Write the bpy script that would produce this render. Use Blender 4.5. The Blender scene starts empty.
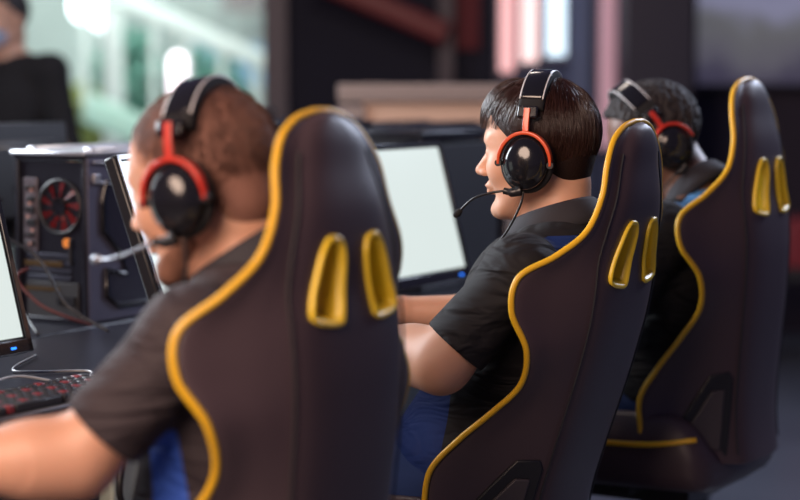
import bpy, bmesh, math, random
import numpy as np
from mathutils import Vector, Matrix, Euler
random.seed(7); rng = np.random.default_rng(7)
sc = bpy.context.scene
COL = sc.collection
PI = math.pi
# ------------------------------------------------------------------ camera
K = 1900.0; PIT = math.atan(170/1900.0); CZ = 1.28
cam = bpy.data.cameras.new('camera'); camo = bpy.data.objects.new('camera', cam); COL.objects.link(camo)
cam.sensor_width = 36; cam.lens = K*36/800; cam.clip_end = 200; cam.clip_start = .05
camo.location = (0, 0, CZ); camo.rotation_euler = (PI/2-PIT, 0, 0)
cam.dof.use_dof = True; cam.dof.focus_distance = 3.45; cam.dof.aperture_fstop = 1.7; cam.dof.aperture_blades = 0
sc.camera = camo
def W(px, py, Y):
    a = (px-400)/K; b = (250-py)/K
    d = Vector((a, b*math.sin(PIT)+math.cos(PIT), b*math.cos(PIT)-math.sin(PIT)))
    return Vector((0, 0, CZ)) + d*(Y/d.y)
# row frame: the row of seats runs along RV, the players face FV
TH = math.radians(30.7)
FV = Vector((-math.cos(TH), math.sin(TH), 0)); RV = Vector((math.sin(TH), math.cos(TH), 0))
O0 = Vector((-.131, 2.684, 0)); ROT = PI/2-TH
def RF(a, b, z=0): return O0 + RV*a + FV*b + Vector((0, 0, z))
# ------------------------------------------------------------------ materials
MC = {}
def mat(name, col, rough=.5, metal=0, spec=.5, emit=None, es=0, bump=0, bscale=200, coat=0, sheen=0, sss=0, vary=0, vscale=8, trans=0, bdist=.002):
    if name in MC: return MC[name]
    m = bpy.data.materials.new(name); m.use_nodes = True; nt = m.node_tree; b = nt.nodes['Principled BSDF']
    b.inputs['Base Color'].default_value = (*col, 1); b.inputs['Roughness'].default_value = rough
    b.inputs['Metallic'].default_value = metal; b.inputs['Specular IOR Level'].default_value = spec
    b.inputs['Coat Weight'].default_value = coat; b.inputs['Sheen Weight'].default_value = sheen
    b.inputs['Transmission Weight'].default_value = trans
    if sss:
        b.inputs['Subsurface Weight'].default_value = sss; b.inputs['Subsurface Radius'].default_value = (1, .35, .2)
        b.inputs['Subsurface Scale'].default_value = .01
    if emit: b.inputs['Emission Color'].default_value = (*emit, 1); b.inputs['Emission Strength'].default_value = es
    tc = nt.nodes.new('ShaderNodeTexCoord')
    if bump:
        n = nt.nodes.new('ShaderNodeTexNoise'); n.inputs['Scale'].default_value = bscale; n.inputs['Detail'].default_value = 4
        nt.links.new(tc.outputs['Object'], n.inputs['Vector'])
        bp = nt.nodes.new('ShaderNodeBump'); bp.inputs['Strength'].default_value = bump; bp.inputs['Distance'].default_value = bdist
        nt.links.new(n.outputs['Fac'], bp.inputs['Height']); nt.links.new(bp.outputs['Normal'], b.inputs['Normal'])
    if vary:
        n = nt.nodes.new('ShaderNodeTexNoise'); n.inputs['Scale'].default_value = vscale; n.inputs['Detail'].default_value = 3
        nt.links.new(tc.outputs['Object'], n.inputs['Vector'])
        mx = nt.nodes.new('ShaderNodeMix'); mx.data_type = 'RGBA'
        mx.inputs['A'].default_value = (*[c*(1-vary) for c in col], 1); mx.inputs['B'].default_value = (*[min(1, c*(1+vary)) for c in col], 1)
        nt.links.new(n.outputs['Fac'], mx.inputs['Factor']); nt.links.new(mx.outputs['Result'], b.inputs['Base Color'])
    MC[name] = m; return m
def nodes_of(m): return m.node_tree.nodes, m.node_tree.links, m.node_tree.nodes['Principled BSDF']
def add_math(nt, op, a, b=None, clamp=False):
    n = nt.nodes.new('ShaderNodeMath'); n.operation = op; n.use_clamp = clamp
    for i, v in enumerate((a, b)):
        if v is None: continue
        if isinstance(v, (int, float)): n.inputs[i].default_value = v
        else: nt.links.new(v, n.inputs[i])
    return n.outputs[0]
LEATHER = mat('black_leather', (.066, .044, .052), .42, bump=.35, bscale=420, bdist=.0006, vary=.12, vscale=5)
YEL = mat('yellow_piping', (.88, .50, .02), .35, bump=.1, bscale=300, bdist=.0004)
YELP = mat('yellow_plastic', (.95, .66, .04), .3, vary=.05)
BLKP = mat('black_plastic', (.015, .015, .018), .35, bump=.05, bscale=300, bdist=.0003)
BLKG = mat('glossy_black_plastic', (.010, .010, .013), .16, coat=.3)
BLKM = mat('matte_black_plastic', (.02, .02, .024), .6)
GREYM = mat('grey_metal', (.33, .34, .38), .32, metal=.85, vary=.15, vscale=20)
ORANGE = mat('orange_metal', (.72, .09, .025), .3, coat=.3)
REDM = mat('red_metal', (.55, .035, .02), .3, coat=.3)
FOAM = mat('foam_padding', (.012, .012, .014), .9, bump=.4, bscale=600, bdist=.0005)
WHITEP = mat('white_plastic', (.75, .75, .78), .3)
DESK = mat('dark_desk_laminate', (.014, .014, .022), .30, vary=.2, vscale=14)
# ------------------------------------------------------------------ mesh helpers
def link(name, me, m=None, parent=None, smooth=True):
    o = bpy.data.objects.new(name, me); COL.objects.link(o)
    if m:
        for k in (m if isinstance(m, (list, tuple)) else [m]): me.materials.append(k)
    if smooth: me.polygons.foreach_set('use_smooth', [True]*len(me.polygons))
    if parent: o.parent = parent
    return o
def obj(name, bm, m, parent=None, smooth=True, loc=None, rot=None, bev=0, seg=2, angle=35):
    bmesh.ops.recalc_face_normals(bm, faces=bm.faces)
    me = bpy.data.meshes.new(name); bm.to_mesh(me); bm.free()
    o = link(name, me, m, parent, smooth)
    if loc is not None: o.location = loc
    if rot is not None: o.rotation_euler = rot
    if smooth:
        try: me.set_sharp_from_angle(angle=math.radians(angle))
        except Exception: pass
    if bev:
        b = o.modifiers.new('bevel', 'BEVEL'); b.width = bev; b.segments = seg; b.limit_method = 'ANGLE'; b.harden_normals = False
    return o
def empty(name, loc=(0, 0, 0), rz=0, label=None, cat=None, group=None):
    o = bpy.data.objects.new(name, None); COL.objects.link(o); o.location = loc; o.rotation_euler = (0, 0, rz); o.empty_display_size = .1
    return tag(o, label, cat, group)
def tag(o, label=None, cat=None, group=None, kind=None):
    if label: o['label'] = label
    if cat: o['category'] = cat
    if group: o['group'] = group
    if kind: o['kind'] = kind
    return o
def box(bm, c, s, R=None):
    M = Matrix.Translation(Vector(c)) @ (R.to_4x4() if R else Matrix()) @ Matrix.Diagonal((s[0], s[1], s[2], 1))
    return bmesh.ops.create_cube(bm, size=1, matrix=M)
def bx(c, s, R=None):
    bm = bmesh.new(); box(bm, c, s, R); return bm
def cyl(bm, a, b, r, r2=None, n=24):
    a = Vector(a); b = Vector(b); d = b-a
    M = Matrix.Translation((a+b)/2) @ d.to_track_quat('Z', 'Y').to_matrix().to_4x4()
    bmesh.ops.create_cone(bm, cap_ends=True, segments=n, radius1=r, radius2=r if r2 is None else r2, depth=d.length, matrix=M)
def ell(bm, c, r, R=None, u=32, v=20):
    M = Matrix.Translation(Vector(c)) @ (R.to_4x4() if R else Matrix()) @ Matrix.Diagonal((*r, 1))
    bmesh.ops.create_uvsphere(bm, u_segments=u, v_segments=v, radius=1, matrix=M)
def catmull(P, n=8):
    P = [Vector(p) for p in P]; out = []
    for i in range(len(P)-1):
        p0 = P[max(i-1, 0)]; p1 = P[i]; p2 = P[i+1]; p3 = P[min(i+2, len(P)-1)]
        for k in range(n):
            t = k/n
            out.append(.5*((2*p1)+(p2-p0)*t+(2*p0-5*p1+4*p2-p3)*t*t+(3*p1-p0-3*p2+p3)*t**3))
    out.append(P[-1]); return out
def tube(bm, P, r, n=10, closed=False, sec=None, up=None):
    """sweep a round (or custom sec = list of (a,b)) section along P"""
    P = [Vector(p) for p in P]; N = len(P); rings = []
    T = []
    for i in range(N):
        if closed: t = P[(i+1) % N]-P[i-1]
        else: t = P[min(i+1, N-1)]-P[max(i-1, 0)]
        T.append(t.normalized())
    u = Vector(up) if up else (Vector((0, 0, 1)) if abs(T[0].z) < .9 else Vector((1, 0, 0)))
    for i in range(N):
        if up is not None: u = Vector(up)
        u = (u-T[i]*u.dot(T[i])).normalized(); v = T[i].cross(u)
        rr = r[i] if isinstance(r, (list, tuple)) else r
        S = sec if sec else [(math.cos(2*PI*k/n), math.sin(2*PI*k/n)) for k in range(n)]
        rings.append([bm.verts.new(P[i]+u*(s[0]*rr)+v*(s[1]*rr)) for s in S])
    m = len(rings[0])
    for i in range(N if closed else N-1):
        A = rings[i]; B = rings[(i+1) % N]
        for k in range(m): bm.faces.new((A[k], A[(k+1) % m], B[(k+1) % m], B[k]))
    if not closed:
        bm.faces.new(rings[0][::-1]); bm.faces.new(rings[-1])
def rrsec(a, b, k=.45, n=5):
    out = []
    for cx, cy, t0 in ((a, b, 0), (-a, b, 90), (-a, -b, 180), (a, -b, 270)):
        r = min(a, b)*k
        for i in range(n):
            t = math.radians(t0+90*i/(n-1)); out.append((cx-math.copysign(r, cx)+r*math.cos(t), cy-math.copysign(r, cy)+r*math.sin(t)))
    return out
def baked(o):
    dg = bpy.context.evaluated_depsgraph_get(); dg.update()
    me = bpy.data.meshes.new_from_object(o.evaluated_get(dg)); o.modifiers.clear(); o.data = me; return o
# ------------------------------------------------------------------ signed-distance sculpting
class Sdf:
    def __init__(s, lo, hi, h):
        s.lo = np.array(lo, float); s.h = h; s.n = np.ceil((np.array(hi)-s.lo)/h).astype(int)+1
        s.ax = [s.lo[i]+h*np.arange(s.n[i]) for i in range(3)]
        s.g = np.full(s.n, .06, np.float32)
    def sub(s, lo, hi):
        i0 = np.clip(np.floor((np.array(lo)-s.lo)/s.h).astype(int), 0, s.n-1); i1 = np.clip(np.ceil((np.array(hi)-s.lo)/s.h).astype(int)+1, 0, s.n)
        if (i1 <= i0).any(): return None, None
        sl = tuple(slice(a, b) for a, b in zip(i0, i1))
        X = np.meshgrid(*[s.ax[i][sl[i]].astype(np.float32) for i in range(3)], indexing='ij', sparse=True)
        return sl, X
    def put(s, sl, d, k, mode):
        g = s.g[sl]
        if mode == '+':
            if k > 0:
                h = np.clip(.5+.5*(g-d)/k, 0, 1); s.g[sl] = g*(1-h)+d*h-k*h*(1-h)
            else: s.g[sl] = np.minimum(g, d)
        else:
            d = -d
            if k > 0:
                h = np.clip(.5-.5*(g-d)/k, 0, 1); s.g[sl] = g*(1-h)+d*h+k*h*(1-h)
            else: s.g[sl] = np.maximum(g, d)
    def ell(s, c, r, k=.02, R=None, mode='+'):
        c = np.array(c, float); r = np.array(r, float); m = r.max()+k+.01
        sl, X = s.sub(c-m, c+m)
        if sl is None: return
        p = [X[i]-c[i] for i in range(3)]
        if R is not None:
            R = np.array(R); p = [R[0][i]*p[0]+R[1][i]*p[1]+R[2][i]*p[2] for i in range(3)]
        k0 = np.sqrt(sum((p[i]/r[i])**2 for i in range(3)))+1e-9; k1 = np.sqrt(sum((p[i]/r[i]**2)**2 for i in range(3)))+1e-9
        s.put(sl, k0*(k0-1)/k1, k, mode)
    def cap(s, a, b, ra, rb=None, k=.02, mode='+', flat=None):
        """tapered capsule; flat=(axis vector, factor) squashes it along an axis"""
        rb = ra if rb is None else rb
        a = np.array(a, float); b = np.array(b, float); m = max(ra, rb)+k+.01
        sl, X = s.sub(np.minimum(a, b)-m, np.maximum(a, b)+m)
        if sl is None: return
        ba = b-a; L = ba@ba+1e-12; p = [X[i]-a[i] for i in range(3)]
        t = np.clip((p[0]*ba[0]+p[1]*ba[1]+p[2]*ba[2])/L, 0, 1)
        q = [p[i]-ba[i]*t for i in range(3)]
        if flat is not None:
            ax, f = flat; ax = np.array(ax, float)/np.linalg.norm(ax); dd = q[0]*ax[0]+q[1]*ax[1]+q[2]*ax[2]
            l = np.sqrt(q[0]**2+q[1]**2+q[2]**2+dd**2*(f*f-1))
        else: l = np.sqrt(q[0]**2+q[1]**2+q[2]**2)
        s.put(sl, l-(ra+(rb-ra)*t), k, mode)
    def chain(s, P, R, k=.02, mode='+'):
        for i in range(len(P)-1): s.cap(P[i], P[i+1], R[i], R[i+1], k, mode)
    def half(s, n, c, k=0., lo=None, hi=None):
        """keep the side where n.p > c (inside the box lo..hi)"""
        sl, X = s.sub(lo if lo is not None else s.lo, hi if hi is not None else s.lo+s.h*s.n)
        l = math.sqrt(sum(v*v for v in n)); d = (n[0]*X[0]+n[1]*X[1]+n[2]*X[2]-c)/l
        s.put(sl, np.broadcast_to(-d, s.g[sl].shape)*-1.0*1.0*-1.0*-1.0 if False else -np.broadcast_to(-d, s.g[sl].shape), k, '-')
    def mesh(s, name):
        g = s.g.copy(); g[0] = g[-1] = .06; g[:, 0] = g[:, -1] = .06; g[:, :, 0] = g[:, :, -1] = .06
        ins = g < 0; nx, ny, nz = g.shape
        c = np.zeros((nx-1, ny-1, nz-1), np.int8)
        for i in (0, 1):
            for j in (0, 1):
                for k in (0, 1): c += ins[i:nx-1+i, j:ny-1+j, k:nz-1+k]
        act = np.argwhere((c > 0) & (c < 8)); vid = np.full(c.shape, -1, np.int32); vid[tuple(act.T)] = np.arange(len(act))
        acc = np.zeros((len(act), 3)); cnt = np.zeros(len(act))
        cor = [(i, j, k) for i in (0, 1) for j in (0, 1) for k in (0, 1)]
        for a in range(8):
            for b in range(a+1, 8):
                A = np.array(cor[a]); B = np.array(cor[b])
                if abs(A-B).sum() != 1: continue
                ga = g[tuple((act+A).T)]; gb = g[tuple((act+B).T)]; m = (ga < 0) != (gb < 0)
                t = np.where(m, ga/np.where(m, ga-gb, 1), 0)
                acc += np.where(m[:, None], A+(B-A)*t[:, None], 0); cnt += m
        V = s.lo+s.h*(act+acc/cnt[:, None]); F = []
        for ax in range(3):
            o1, o2 = [x for x in range(3) if x != ax]
            sl0 = [slice(1, n-1) for n in g.shape]; sl0[ax] = slice(0, g.shape[ax]-1); sl1 = list(sl0); sl1[ax] = slice(1, g.shape[ax])
            e = ins[tuple(sl0)] != ins[tuple(sl1)]; E = np.argwhere(e); fl = ins[tuple(sl0)][tuple(E.T)]
            base = E+1; base[:, ax] -= 1
            q = []
            for d1, d2 in ((0, 0), (1, 0), (1, 1), (0, 1)):
                p = base.copy(); p[:, o1] -= d1; p[:, o2] -= d2; q.append(vid[tuple(p.T)])
            q = np.stack(q, 1); flip = fl if ax != 1 else ~fl
            q[~flip] = q[~flip][:, ::-1]; F.append(q)
        F = np.concatenate(F); me = bpy.data.meshes.new(name)
        me.vertices.add(len(V)); me.vertices.foreach_set('co', V.ravel()); me.loops.add(F.size); me.loops.foreach_set('vertex_index', F.ravel().astype(np.int32))
        me.polygons.add(len(F)); me.polygons.foreach_set('loop_start', np.arange(0, F.size, 4)); me.polygons.foreach_set('loop_total', np.full(len(F), 4))
        me.update(calc_edges=True); return me
# ------------------------------------------------------------------ gaming chairs
HH = [.0, .07, .14, .21, .28, .35, .42, .48, .54, .59, .64, .70, .755, .795, .819, .829]
WW = [.249, .247, .241, .225, .219, .223, .250, .272, .262, .218, .174, .140, .127, .100, .062, .018]
PP = [.116, .124, .134, .104, .060, .021, .018, .056, .066, .028, .004, .008, .021, .033, .037, .037]
QQ = [-.07, -.058, -.052, -.052, -.053, -.054, -.053, -.050, -.042, -.031, -.026, -.018, -.002, .008, .018, .028]
RR = [.120, .122, .124, .126, .128, .130, .130, .132, .134, .132, .122, .102, .084, .070, .044, .012]
def stations(n=5):
    idx = catmull([(WW[i], PP[i], HH[i]) for i in range(len(HH))], n); id2 = catmull([(QQ[i], RR[i], 0) for i in range(len(HH))], n)
    return [(a.x, a.y, b.x, b.y, a.z) for a, b in zip(idx, id2)]
HOLE = [(.022, .656), (.068, .666), (.108, .566), (.102, .549), (.048, .542), (.038, .554)]
def hole_loop(side, sc_=1.0, dy=0, n=40):
    P = [Vector((x, 0, z)) for x, z in HOLE]; c = sum(P, Vector())/len(P)
    # rounded polygon by Chaikin
    for _ in range(3):
        Q = []
        for i in range(len(P)):
            a, b = P[i], P[(i+1) % len(P)]; Q += [a*.78+b*.22, a*.22+b*.78]
        P = Q
    off = -.0078*(1-sc_)/.16
    out = []
    for i, p in enumerate(P):
        t = (P[(i+1) % len(P)]-P[i-1]).normalized(); nrm = Vector((t.z, 0, -t.x)); nrm = nrm if nrm.dot(p-c) > 0 else -nrm
        q = p+nrm*off; out.append(Vector((q.x*side, dy, q.z)))
    return out
def rear_y(z, x):  # rear surface depth of the shell
    q = np.interp(z, HH, QQ); wr = np.interp(z, HH, RR); return q+.012*(abs(x)/wr)**3
def build_backrest():
    bm = bmesh.new(); rings = []
    for (w, p, q, wr, h) in stations():
        top = max(0, (h-.78)/.06); pf = q+.062*(1-top)+.012*top*0
        if h < .6: pf = min(q+.062, p+.02)
        wi = max(w-.075, w*.45); fl = min(1., (w-wr)/.03)
        half = [(0, q-.002), (wr*.5, q-.001), (wr*.88, q+.006), (wr+.004, q+.018), (wr+.010*fl+.3*(w-wr), q+.018+.32*(p-q-.018)), (wr+.66*(w-wr), q+.018+.66*(p-q-.018)), (w, p-.004), (w-.003, p+.009),
                (w-.02*min(1, w/.1), p+.016), (w-.045*min(1, w/.15), p+.010), (wi, max(pf, p-.02) if h > .6 else pf+.004), (wi*.5, pf), (0, pf-.004)]
        ring = [(x, y) for x, y in half]+[(-x, y) for x, y in half[-2:0:-1]]
        rings.append([bm.verts.new((x, y, h)) for x, y in ring])
    m = len(rings[0])
    for A, B in zip(rings, rings[1:]):
        for k in range(m): bm.faces.new((A[k], A[(k+1) % m], B[(k+1) % m], B[k]))
    bm.faces.new(rings[0][::-1]); bm.faces.new(rings[-1])
    o = obj('backrest', bm, LEATHER, angle=180)
    s = o.modifiers.new('s', 'SUBSURF'); s.levels = 2; s.render_levels = 2
    cuts = []
    for side in (-1, 1):
        cb = bmesh.new(); A = [cb.verts.new(p) for p in hole_loop(side, 1.0, -.15)]; B = [cb.verts.new(p) for p in hole_loop(side, 1.0, .15)]
        n = len(A)
        for k in range(n): cb.faces.new((A[k], A[(k+1) % n], B[(k+1) % n], B[k]))
        cb.faces.new(A[::-1]); cb.faces.new(B)
        c = obj('cutter', cb, LEATHER, angle=180); cuts.append(c)
        b = o.modifiers.new('b', 'BOOLEAN'); b.object = c; b.operation = 'DIFFERENCE'; b.solver = 'EXACT'
    baked(o)
    for c in cuts: bpy.data.objects.remove(c)
    try: o.data.set_sharp_from_angle(angle=math.radians(40))
    except Exception: pass
    return o
def build_piping():
    st = stations(8); L = [(-w, p+.004, h) for (w, p, q, wr, h) in st]; Rr = [(w, p+.004, h) for (w, p, q, wr, h) in st]
    bm = bmesh.new(); tube(bm, L+Rr[::-1], .0056, 10)
    return obj('piping', bm, YEL, angle=180)
def build_lining(side):
    bm = bmesh.new(); prof = [(1.02, .028), (1.04, -.001), (1.06, -.006), (.98, -.008), (.90, -.005), (.85, .006), (.83, .025), (.83, .050), (1.0, .054)]
    rings = []
    for s_, dy in prof:
        rings.append([bm.verts.new((p.x, rear_y(p.z, p.x)+dy, p.z)) for p in hole_loop(side, s_)])
    n = len(rings[0])
    for A, B in zip(rings, rings[1:]):
        for k in range(n): bm.faces.new((A[k], A[(k+1) % n], B[(k+1) % n], B[k]))
    return obj('vent_lining', bm, YELP, angle=180)
def make_chair():
    root = empty('gaming_chair')
    b = build_backrest(); b.parent = root
    pi = build_piping(); pi.parent = b
    for s in (-1, 1):
        build_lining(s).parent = b
        # stitched seam running down between side wing and rear panel
        bm = bmesh.new(); tube(bm, [(s*(wr+.007), q+.014, h) for (w, p, q, wr, h) in stations(4)[2:-10]], .0018, 6); obj('seam', bm, BLKM, b)
    # seat
    bm = bmesh.new(); rings = []
    for t in np.linspace(0, 1, 14):
        y = -.03+.53*t; hw = .24+.02*math.sin(PI*t)-.03*max(0, t-.85)/.15; e = math.sqrt(max(0, 1-abs(2*t-1)**6)); zt = .085*e; rise = .045*(1-.5*t)*e
        sec = [(0, -.06), (hw*.8, -.06), (hw, -.04), (hw+.005, .02), (hw, zt-.01), (hw-.02, zt+rise), (hw-.06, zt+rise*.8), (hw*.6, zt-.015), (0, zt-.02)]
        ring = sec+[(-x, z) for x, z in sec[-2:0:-1]]; rings.append([bm.verts.new((x, y, z)) for x, z in ring])
    m = len(rings[0])
    for A, B in zip(rings, rings[1:]):
        for k in range(m): bm.faces.new((A[k], A[(k+1) % m], B[(k+1) % m], B[k]))
    bm.faces.new(rings[0][::-1]); bm.faces.new(rings[-1])
    seat = obj('seat', bm, LEATHER, root, angle=180); sm = seat.modifiers.new('s', 'SUBSURF'); sm.levels = sm.render_levels = 1
    bm = bmesh.new()
    for s in (-1, 1): tube(bm, catmull([(s*.236, .0, .07), (s*.262, .1, .055), (s*.265, .25, .05), (s*.25, .42, .04), (s*.16, .497, .02), (0, .505, .02)], 5), .006, 8)
    obj('seat_piping', bm, YEL, seat, angle=180)
    # hinge covers set into the side flanks low on the backrest
    for s in (-1, 1):
        tv = Vector((s*.57, .82, 0)); nv = Vector((s*.82, -.57, 0)); c0 = Vector((s*.158, .018, .045))
        def plate(P, d0, d1, nm, m_, par):
            bm = bmesh.new(); A = [bm.verts.new(c0+tv*x+nv*d0+Vector((0, 0, z))) for x, z in P]; B = [bm.verts.new(c0+tv*x*.93+nv*d1+Vector((0, 0, z*.97+.003))) for x, z in P]; n = len(P)
            for k in range(n): bm.faces.new((A[k], A[(k+1) % n], B[(k+1) % n], B[k]))
            bm.faces.new(A[::-1]); bm.faces.new(B); return obj(nm, bm, m_, par, bev=.003)
        hc = plate([(-.055, -.03), (.06, -.03), (.06, .05), (.0, .155), (-.045, .165), (-.055, .15)], -.01, .012, 'hinge_cover', BLKP, b)
        plate([(-.035, -.01), (.04, -.01), (.035, .05), (-.005, .12), (-.035, .125)], .008, .018, 'hinge_plate', mat('worn_grey_plastic', (.06, .05, .055), .45), hc)
    bm = bmesh.new(); box(bm, (0, .2, -.085), (.2, .26, .045)); box(bm, (0, .2, -.068), (.36, .05, .02)); tube(bm, [(.1, .22, -.09), (.2, .24, -.09), (.26, .25, -.085)], .007)
    obj('tilt_mechanism', bm, BLKP, root, bev=.004)
    bm = bmesh.new(); cyl(bm, (0, .2, -.1), (0, .2, -.30), .025); cyl(bm, (0, .2, -.2), (0, .2, -.33), .035); obj('gas_lift', bm, BLKP, root)
    for k in range(5):
        a = 2*PI*k/5+.3; d = Vector((math.cos(a), math.sin(a), 0)); c = Vector((0, .2, 0)); bm = bmesh.new()
        tube(bm, [c+d*.02+Vector((0, 0, -.30)), c+d*.16+Vector((0, 0, -.315)), c+d*.31+Vector((0, 0, -.34))], [.028, .022, .016], 10)
        obj('base_leg', bm, BLKP, root)
        bm = bmesh.new(); e = c+d*.31; s_ = Vector((-d.y, d.x, 0))
        for q in (-1, 1): cyl(bm, e+s_*(q*.008)+Vector((0, 0, -.375)), e+s_*(q*.026)+Vector((0, 0, -.375)), .027)
        cyl(bm, e+Vector((0, 0, -.34)), e+Vector((0, 0, -.37)), .009)
        obj('caster', bm, BLKM, root)
    return root
def copy_tree(o, parent=None):
    c = o.copy(); COL.objects.link(c)
    if parent: c.parent = parent
    for ch in list(o.children): copy_tree(ch, c)
    return c
CH = [(-.131, 2.684, 31.8, 4.56, .407), (.25, 3.557, 28.8, 17.33, .402), (.746, 4.166, 30.4, 3.9, .452)]
chair_labels = ['black gaming chair with yellow piping, nearest and largest, behind the shaven-headed player',
                'reclined black gaming chair with yellow piping behind the dark straight-haired player',
                'black gaming chair with yellow piping behind the curly-haired player, farthest right of the row']
proto = make_chair()
for i, (x, y, th, ph, z) in enumerate(CH):
    c = proto if i == 0 else copy_tree(proto)
    c.location = (x, y, z); c.rotation_euler = (0, 0, PI/2-math.radians(th))
    for ch in c.children:
        if ch.name.startswith('backrest'): ch.rotation_euler = (math.radians(ph), 0, 0)
        if ch.name.startswith('caster') or ch.name.startswith('base_leg'): ch.location.z = -(z-.402)
    tag(c, chair_labels[i], 'chair', 'gaming chairs in the row')
# ------------------------------------------------------------------ people
def rotm(pitch=0, yaw=0, roll=0): return np.array((Matrix.Rotation(yaw, 3, 'Z') @ Matrix.Rotation(-pitch, 3, 'X') @ Matrix.Rotation(roll, 3, 'Y')))
class Head:
    def __init__(s, pos, scale, R): s.p = np.array(pos, float); s.s = scale; s.R = R
    def t(s, v): return s.p+s.R@(np.array(v, float)*s.s)
    def mat(s): return Matrix.Translation(Vector(s.p)) @ Matrix([list(r) for r in s.R]).to_4x4() @ Matrix.Scale(s.s, 4)
def sculpt_head(S, H, face=1.0):
    s = H.s; E = lambda c, r, k=.02, mode='+': S.ell(H.t(c), np.array(r)*s, k*s, H.R, mode)
    Cc = lambda a, b, ra, rb, k=.015, mode='+': S.cap(H.t(a), H.t(b), ra*s, rb*s, k*s, mode)
    E((0, -.007, .036), (.076, .094, .085), .0)
    E((0, .030, .040), (.066, .062, .062), .03)
    E((0, .040, -.030), (.059, .052, .070), .03)
    for x in (-1, 1):
        E((x*.036, .062, -.022), (.022, .026, .026), .025)       # cheekbones
        Cc((x*.054, -.005, -.045), (x*.030, .062, -.094), .016, .014, .03)  # jaw line
    E((0, .078, -.098), (.021, .019, .016), .025)                 # chin
    E((0, .080, .028), (.044, .016, .012), .02)                   # brow
    for x in (-1, 1): E((x*.031, .101, .006), (.017, .014, .012), .014, '-')
    Cc((0, .088, .012), (0, .112, -.022), .0075, .0095, .012)      # nose
    E((0, .113, -.026), (.010, .010, .008), .006)
    for x in (-1, 1): E((x*.011, .103, -.029), (.007, .009, .007), .006)
    E((0, .088, -.052), (.024, .012, .012), .012)
    E((0, .0975, -.0525), (.020, .0075, .0050), .005); E((0, .0955, -.0635), (.017, .0075, .0055), .005)
    E((0, .108, -.058), (.020, .006, .0018), .003, '-')
    for x in (-1, 1):
        E((x*.031, .078, .006), (.0155, .0155, .0145), .004)       # lids over the eyeballs
        E((x*.078, -.008, -.004), (.008, .019, .031), .008); E((x*.086, -.012, .0), (.004, .010, .017), .004, '-')
def hand(S, w, d, up, side, s=1.0, curl=.35):
    """palm-down hand; w wrist, d finger direction, side = thumb side vector"""
    w = np.array(w, float); d = np.array(d, float); d /= np.linalg.norm(d); up = np.array(up, float); side = np.array(side, float)
    side -= d*(side@d); side /= np.linalg.norm(side); up = np.cross(d, side); up *= np.sign(up[2]) or 1
    pc = w+d*.05*s; R = np.stack([side, d, up], 1)
    S.ell(pc, (.040*s, .052*s, .016*s), .02, R); S.cap(w-d*.02, w+d*.02, .026, .024, .02)
    for i, (o, L) in enumerate(((.030, .072), (.010, .080), (-.010, .074), (-.029, .058))):
        b = w+d*.088*s+side*o*s; d1 = d*math.cos(curl)-up*math.sin(curl)*.5; d2 = d*math.cos(curl*2.2)-up*math.sin(curl*2.2); d3 = d*math.cos(curl*3)-up*math.sin(curl*3)
        k1 = b+(d1*.45+side*o*1.5)*L*s; k2 = k1+d2*.3*L*s; k3 = k2+d3*.25*L*s
        S.chain([b-d*.03, b, k1, k2, k3], [.009, .0095, .0088, .008, .007], .005)
    t0 = w+side*.026*s+d*.02; t1 = t0+(side*.8+d*.7-up*.2)*.035*s; t2 = t1+(side*.35+d*.9-up*.2)*.032*s; t3 = t2+d*.022*s
    S.chain([t0, t1, t2, t3], [.014, .012, .0105, .009], .008)
def skin_mat(name, col, dark):
    m = mat(name, col, .48, sss=.12, bump=.12, bscale=260, bdist=.0006, vary=.07, vscale=22)
    return m
def shirt_mat(name, base, blue, rules):
    """dark cloth with blue panels; rules = list of (axis vec, lo, hi) slabs in object space that all must hold for each panel"""
    m = mat(name, base, .78, bump=.5, bscale=700, bdist=.0005, sheen=.0); nt = m.node_tree; b = nt.nodes['Principled BSDF']
    tc = nt.nodes.new('ShaderNodeTexCoord'); tot = None
    for panel in rules:
        cur = None
        for (v, lo, hi) in panel:
            dp = nt.nodes.new('ShaderNodeVectorMath'); dp.operation = 'DOT_PRODUCT'; dp.inputs[1].default_value = v; nt.links.new(tc.outputs['Object'], dp.inputs[0])
            a = add_math(nt, 'GREATER_THAN', dp.outputs['Value'], lo); c = add_math(nt, 'LESS_THAN', dp.outputs['Value'], hi); k = add_math(nt, 'MULTIPLY', a, c)
            cur = k if cur is None else add_math(nt, 'MULTIPLY', cur, k)
        tot = cur if tot is None else add_math(nt, 'MAXIMUM', tot, cur)
    mx = nt.nodes.new('ShaderNodeMix'); mx.data_type = 'RGBA'; mx.inputs['A'].default_value = (*base, 1); mx.inputs['B'].default_value = (*blue, 1)
    nt.links.new(tot, mx.inputs['Factor']); nt.links.new(mx.outputs['Result'], b.inputs['Base Color'])
    # cloth folds
    n = nt.nodes.new('ShaderNodeTexNoise'); n.inputs['Scale'].default_value = 9; n.inputs['Detail'].default_value = 2; n.inputs['Distortion'].default_value = 1.2
    mp = nt.nodes.new('ShaderNodeMapping'); mp.inputs['Scale'].default_value = (.7, .8, 2.2); mp.inputs['Rotation'].default_value = (.5, .3, 0)
    nt.links.new(tc.outputs['Object'], mp.inputs['Vector']); nt.links.new(mp.outputs['Vector'], n.inputs['Vector'])
    bp = nt.nodes.new('ShaderNodeBump'); bp.inputs['Strength'].default_value = .8; bp.inputs['Distance'].default_value = .03
    nt.links.new(n.outputs['Fac'], bp.inputs['Height']); old = b.inputs['Normal'].links[0].from_node
    nt.links.new(bp.outputs['Normal'], old.inputs['Normal']); return m
EYEW = mat('eye_white', (.8, .78, .75), .15); IRIS = mat('eye_iris', (.05, .03, .02), .1)
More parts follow.
